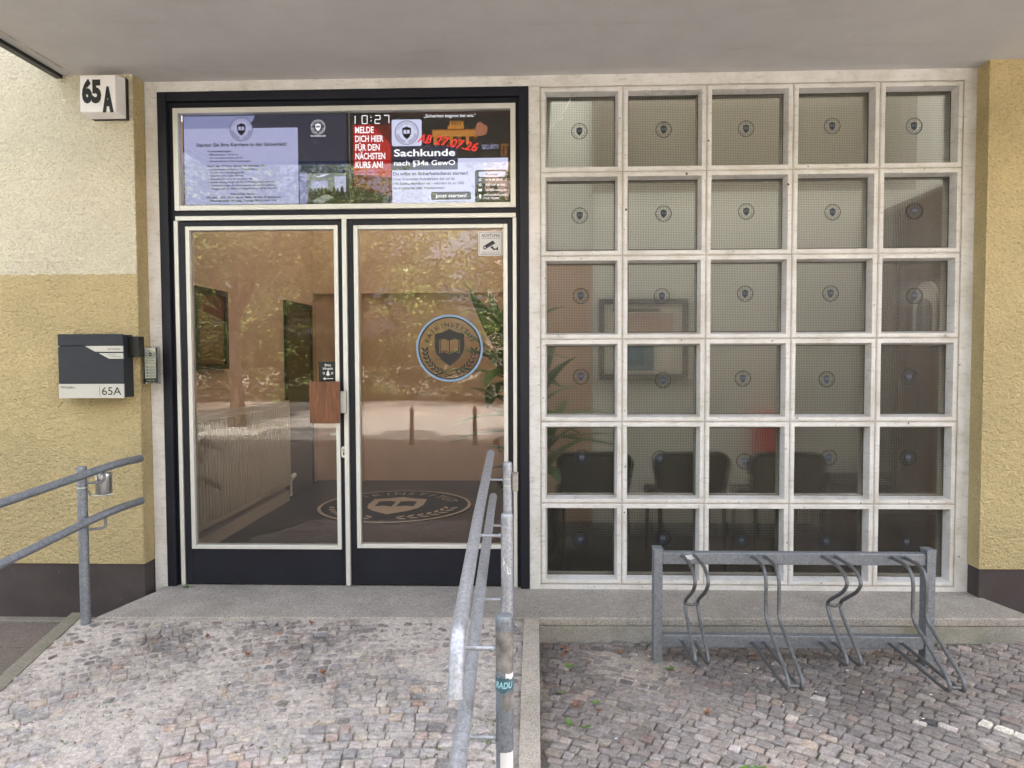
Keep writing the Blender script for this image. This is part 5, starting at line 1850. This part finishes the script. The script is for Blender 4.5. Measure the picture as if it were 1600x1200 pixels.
tag(g_, 'scattered grit, seeds and crumbs of dry leaf on the cobbles', 'grit', kind='stuff')
mbs = MB()
for (cx_, cy_, sx_, sy_, n_) in ((-1.9, -1.35, 0.45, 0.12, 50), (-0.9, -1.5, 0.6, 0.10, 70), (-0.2, -1.45, 0.06, 0.15, 40), (0.75, -1.5, 0.5, 0.06, 40), (1.7, -1.42, 0.4, 0.05, 30), (0.03, -1.0, 0.012, 0.4, 25), (-2.06, 0.0 - 0.02, 0.03, 0.012, 14), (2.2, -0.45, 0.2, 0.012, 18)):
    for _ in range(n_):
        x, y = rnd.gauss(cx_, sx_ * 0.6), rnd.gauss(cy_, sy_ * 0.6)
        if -0.064 < x < 0.02: continue
        z = 0.0 if y > ye(x) else zg(x, y) - 0.006
        for k in range(rnd.randint(2, 5)):
            a = rnd.uniform(0, 6.28); h_ = rnd.uniform(0.006, 0.016); w_ = rnd.uniform(0.0012, 0.003); t_ = h_ * rnd.uniform(0.3, 1.2)
            ca, sa = math.cos(a), math.sin(a)
            mbs.add([(x - sa * w_, y + ca * w_, z), (x + sa * w_, y - ca * w_, z), (x + ca * t_, y + sa * t_, z + h_)], [(0, 1, 2)], 'green_leaf')
g_ = mbs.build('weeds')
tag(g_, 'tiny weeds and moss growing in the joints of the cobbles', 'weeds', kind='stuff')

# ================================================================== the street behind the camera (seen in the door glass)
def bollard(x, y, label):
    t = thing('bollard', label, 'bollard', (x, y, -0.195), 'iron bollards along the street')
    mb = MB()
    mb.tube([(x, y, -0.195), (x, y, -0.15), (x, y, -0.14), (x, y, 0.37), (x, y, 0.39)], [0.065, 0.06, 0.040, 0.032, 0.032], 'iron', 16)
    mb.build('shaft', t)
    mb = MB()
    mb.tube([(x, y, 0.39), (x, y, 0.40), (x, y, 0.425), (x, y, 0.43), (x, y, 0.45), (x, y, 0.475)], [0.042, 0.046, 0.042, 0.028, 0.034, 0.010], 'iron', 16)
    mb.build('cap', t)
bollard(-2.18, -8.2, 'brown iron bollard by the street, mirrored in the middle of the right door glass')
bollard(-1.07, -8.2, 'brown iron bollard by the street, mirrored near the right edge of the door glass')

def leaf_cloud(name, blobs, n, size, seed, parent):
    rnd = random.Random(seed)
    V = np.zeros((n * 4, 3)); C_ = np.zeros((n * 4, 4), dtype=np.float32)
    tot = sum(b[3] ** 2 for b in blobs)
    k = 0
    for b in blobs:
        m_ = int(n * b[3] ** 2 / tot)
        clumps = []
        for _ in range(max(6, m_ // 40)):
            v = Vector((rnd.gauss(0, 1), rnd.gauss(0, 1), rnd.gauss(0, 1))).normalized() * (b[3] * rnd.uniform(0.45, 1.0))
            clumps.append((Vector(b[:3]) + Vector((v.x, v.y, v.z * b[4])), rnd.random()))
        for _ in range(m_):
            if k >= n: break
            c, tn = rnd.choice(clumps)
            p = c + Vector((rnd.gauss(0, 0.22), rnd.gauss(0, 0.22), rnd.gauss(0, 0.13)))
            a = Vector((rnd.gauss(0, 1), rnd.gauss(0, 1), rnd.gauss(0, 0.5))).normalized()
            q = a.cross(Vector((rnd.gauss(0, 1), rnd.gauss(0, 1), rnd.gauss(0, 1)))).normalized()
            L = size * rnd.uniform(0.6, 1.3)
            V[k * 4] = p - a * L; V[k * 4 + 1] = p + q * L * 0.42; V[k * 4 + 2] = p + a * L; V[k * 4 + 3] = p - q * L * 0.42
            C_[k * 4:k * 4 + 4] = (*([max(0, min(1, 0.06 + 0.85 * tn ** 2.4 + (rnd.random() ** 5) * 0.6))] * 3), 1)  # sunlit highlights put into the leaf tone: few bright clumps, most dark
            k += 1
    V = V[:k * 4]; C_ = C_[:k * 4]
    off = Vector(parent.location)
    V = V - np.array(off)
    me = bpy.data.meshes.new(name)
    me.vertices.add(k * 4); me.loops.add(k * 4); me.polygons.add(k)
    me.vertices.foreach_set('co', V.astype(np.float32).ravel())
    me.loops.foreach_set('vertex_index', np.arange(k * 4, dtype=np.int32))
    me.polygons.foreach_set('loop_start', np.arange(0, k * 4, 4, dtype=np.int32))
    me.polygons.foreach_set('loop_total', np.full(k, 4, dtype=np.int32))
    me.update(calc_edges=True)
    at = me.color_attributes.new('tone', 'FLOAT_COLOR', 'POINT')
    at.data.foreach_set('color', C_.ravel())
    me.materials.append(M['leaf'])
    o = bpy.data.objects.new(name, me); COL.objects.link(o); o.parent = parent
    return o

def tree(x, y, h, rc, seed, label):
    t = thing('tree', label, 'tree', (x, y, -0.2), 'trees across the street')
    rnd = random.Random(seed)
    mb = MB()
    fz = h * 0.27
    mb.tube([(x, y, -0.25), (x + 0.03, y, 0.3), (x - 0.03, y + 0.05, fz * 0.6), (x, y, fz)], [0.22, 0.16, 0.14, 0.12], 'bark', 12)
    blobs = []
    for k in range(7):
        az = k * 2.4 + rnd.uniform(-.4, .4)
        el = R_(rnd.uniform(8, 72))
        L = h * rnd.uniform(0.28, 0.46)
        e = Vector((x, y, fz)) + Vector((math.cos(az) * math.cos(el), math.sin(az) * math.cos(el), math.sin(el))) * L
        mid = Vector((x, y, fz)).lerp(e, 0.5) + Vector((rnd.uniform(-.2, .2), rnd.uniform(-.2, .2), 0.1))
        mb.tube([(x, y, fz - 0.1), mid, e], [0.10, 0.07, 0.025], 'bark', 8)
        blobs.append((e.x, e.y, e.z, rc * rnd.uniform(0.5, 0.75), 0.75))
        blobs.append((mid.x, mid.y, mid.z + 0.4, rc * rnd.uniform(0.4, 0.6), 0.7))
    mb.build('trunk', t)
    leaf_cloud('crown', blobs, 15000, 0.085, seed, t)
tree(-7.1, -12.4, 8.5, 3.0, 1, 'tree with forked trunk mirrored in the left door glass')
tree(0.4, -16.8, 9.0, 3.2, 2, 'broad tree across the street mirrored in the upper right door glass')
tree(-12.0, -14.5, 8.5, 3.2, 3, 'broad tree at the far left end of the street')
tree(-6.1, -19.0, 9.5, 3.4, 4, 'tall tree behind the forked tree across the street')
tree(4.6, -15.5, 8.5, 3.0, 5, 'tree across the street to the right of the entrance')
tree(11.0, -15.0, 8.5, 3.2, 6, 'tree at the far right end of the street')
for k, (x, y, h) in enumerate(((-21, -25, 12), (-16.5, -24, 11), (-12, -25.5, 12.5), (-7.5, -24.5, 11.5))):
    tree(x, y, h, 4.4, 60 + k, 'tall dense tree in the back row across the street, %s from the left' % ('first second third fourth'.split()[k]))
def bush(x, y, r, seed, label):
    t = thing('bush', label, 'bush', (x, y, -0.2), 'bushes across the street')
    leaf_cloud('foliage', [(x + dx * 1.2, y + dy, 0.7 + dz * 2.4, r * k, 0.9) for dx, dy, dz, k in ((0, 0, 0.3, 0.8), (-0.8, 0.2, 0, 0.6), (0.9, 0.1, 0.1, 0.6), (0.1, -0.3, 0.9, 0.6))], 9000, 0.08, seed, t)
for k, (x, y) in enumerate(((-13, -20.5), (-10, -20.8), (-7.2, -20.4), (-4.2, -20.9), (-1.2, -20.5), (1.8, -20.8), (4.8, -20.6), (8.0, -20.7))):
    bush(x, y, 2.3, 40 + k, 'dense green bush in the row across the street, number %s from the left end' % ('one two three four five six seven eight'.split()[k]))
# house across the street
hb = thing('opposite_house', 'pale pink apartment house with red base across the street', 'building', (0, -28, -0.2))
mb = MB()
mb.box(-2.3, 26, -38, -28, 1.6, 13.5, 'pink_wall')
mb.box(-2.3, 26, -38.1, -27.95, -0.3, 1.6, 'red_wall')
mb.build('wall', hb)
for fl in range(4):
    for k in range(7):
        mb = MB()
        x = -0.9 + 3.8 * k
        mb.box(x, x + 1.3, -27.99, -27.93, 2.3 + 2.9 * fl, 3.9 + 2.9 * fl, 'win_dark')
        frame(mb, x - 0.06, x + 1.36, 2.24 + 2.9 * fl, 3.96 + 2.9 * fl, 0.07, -27.99, -27.90, 'paper')
        mb.build('window', hb)
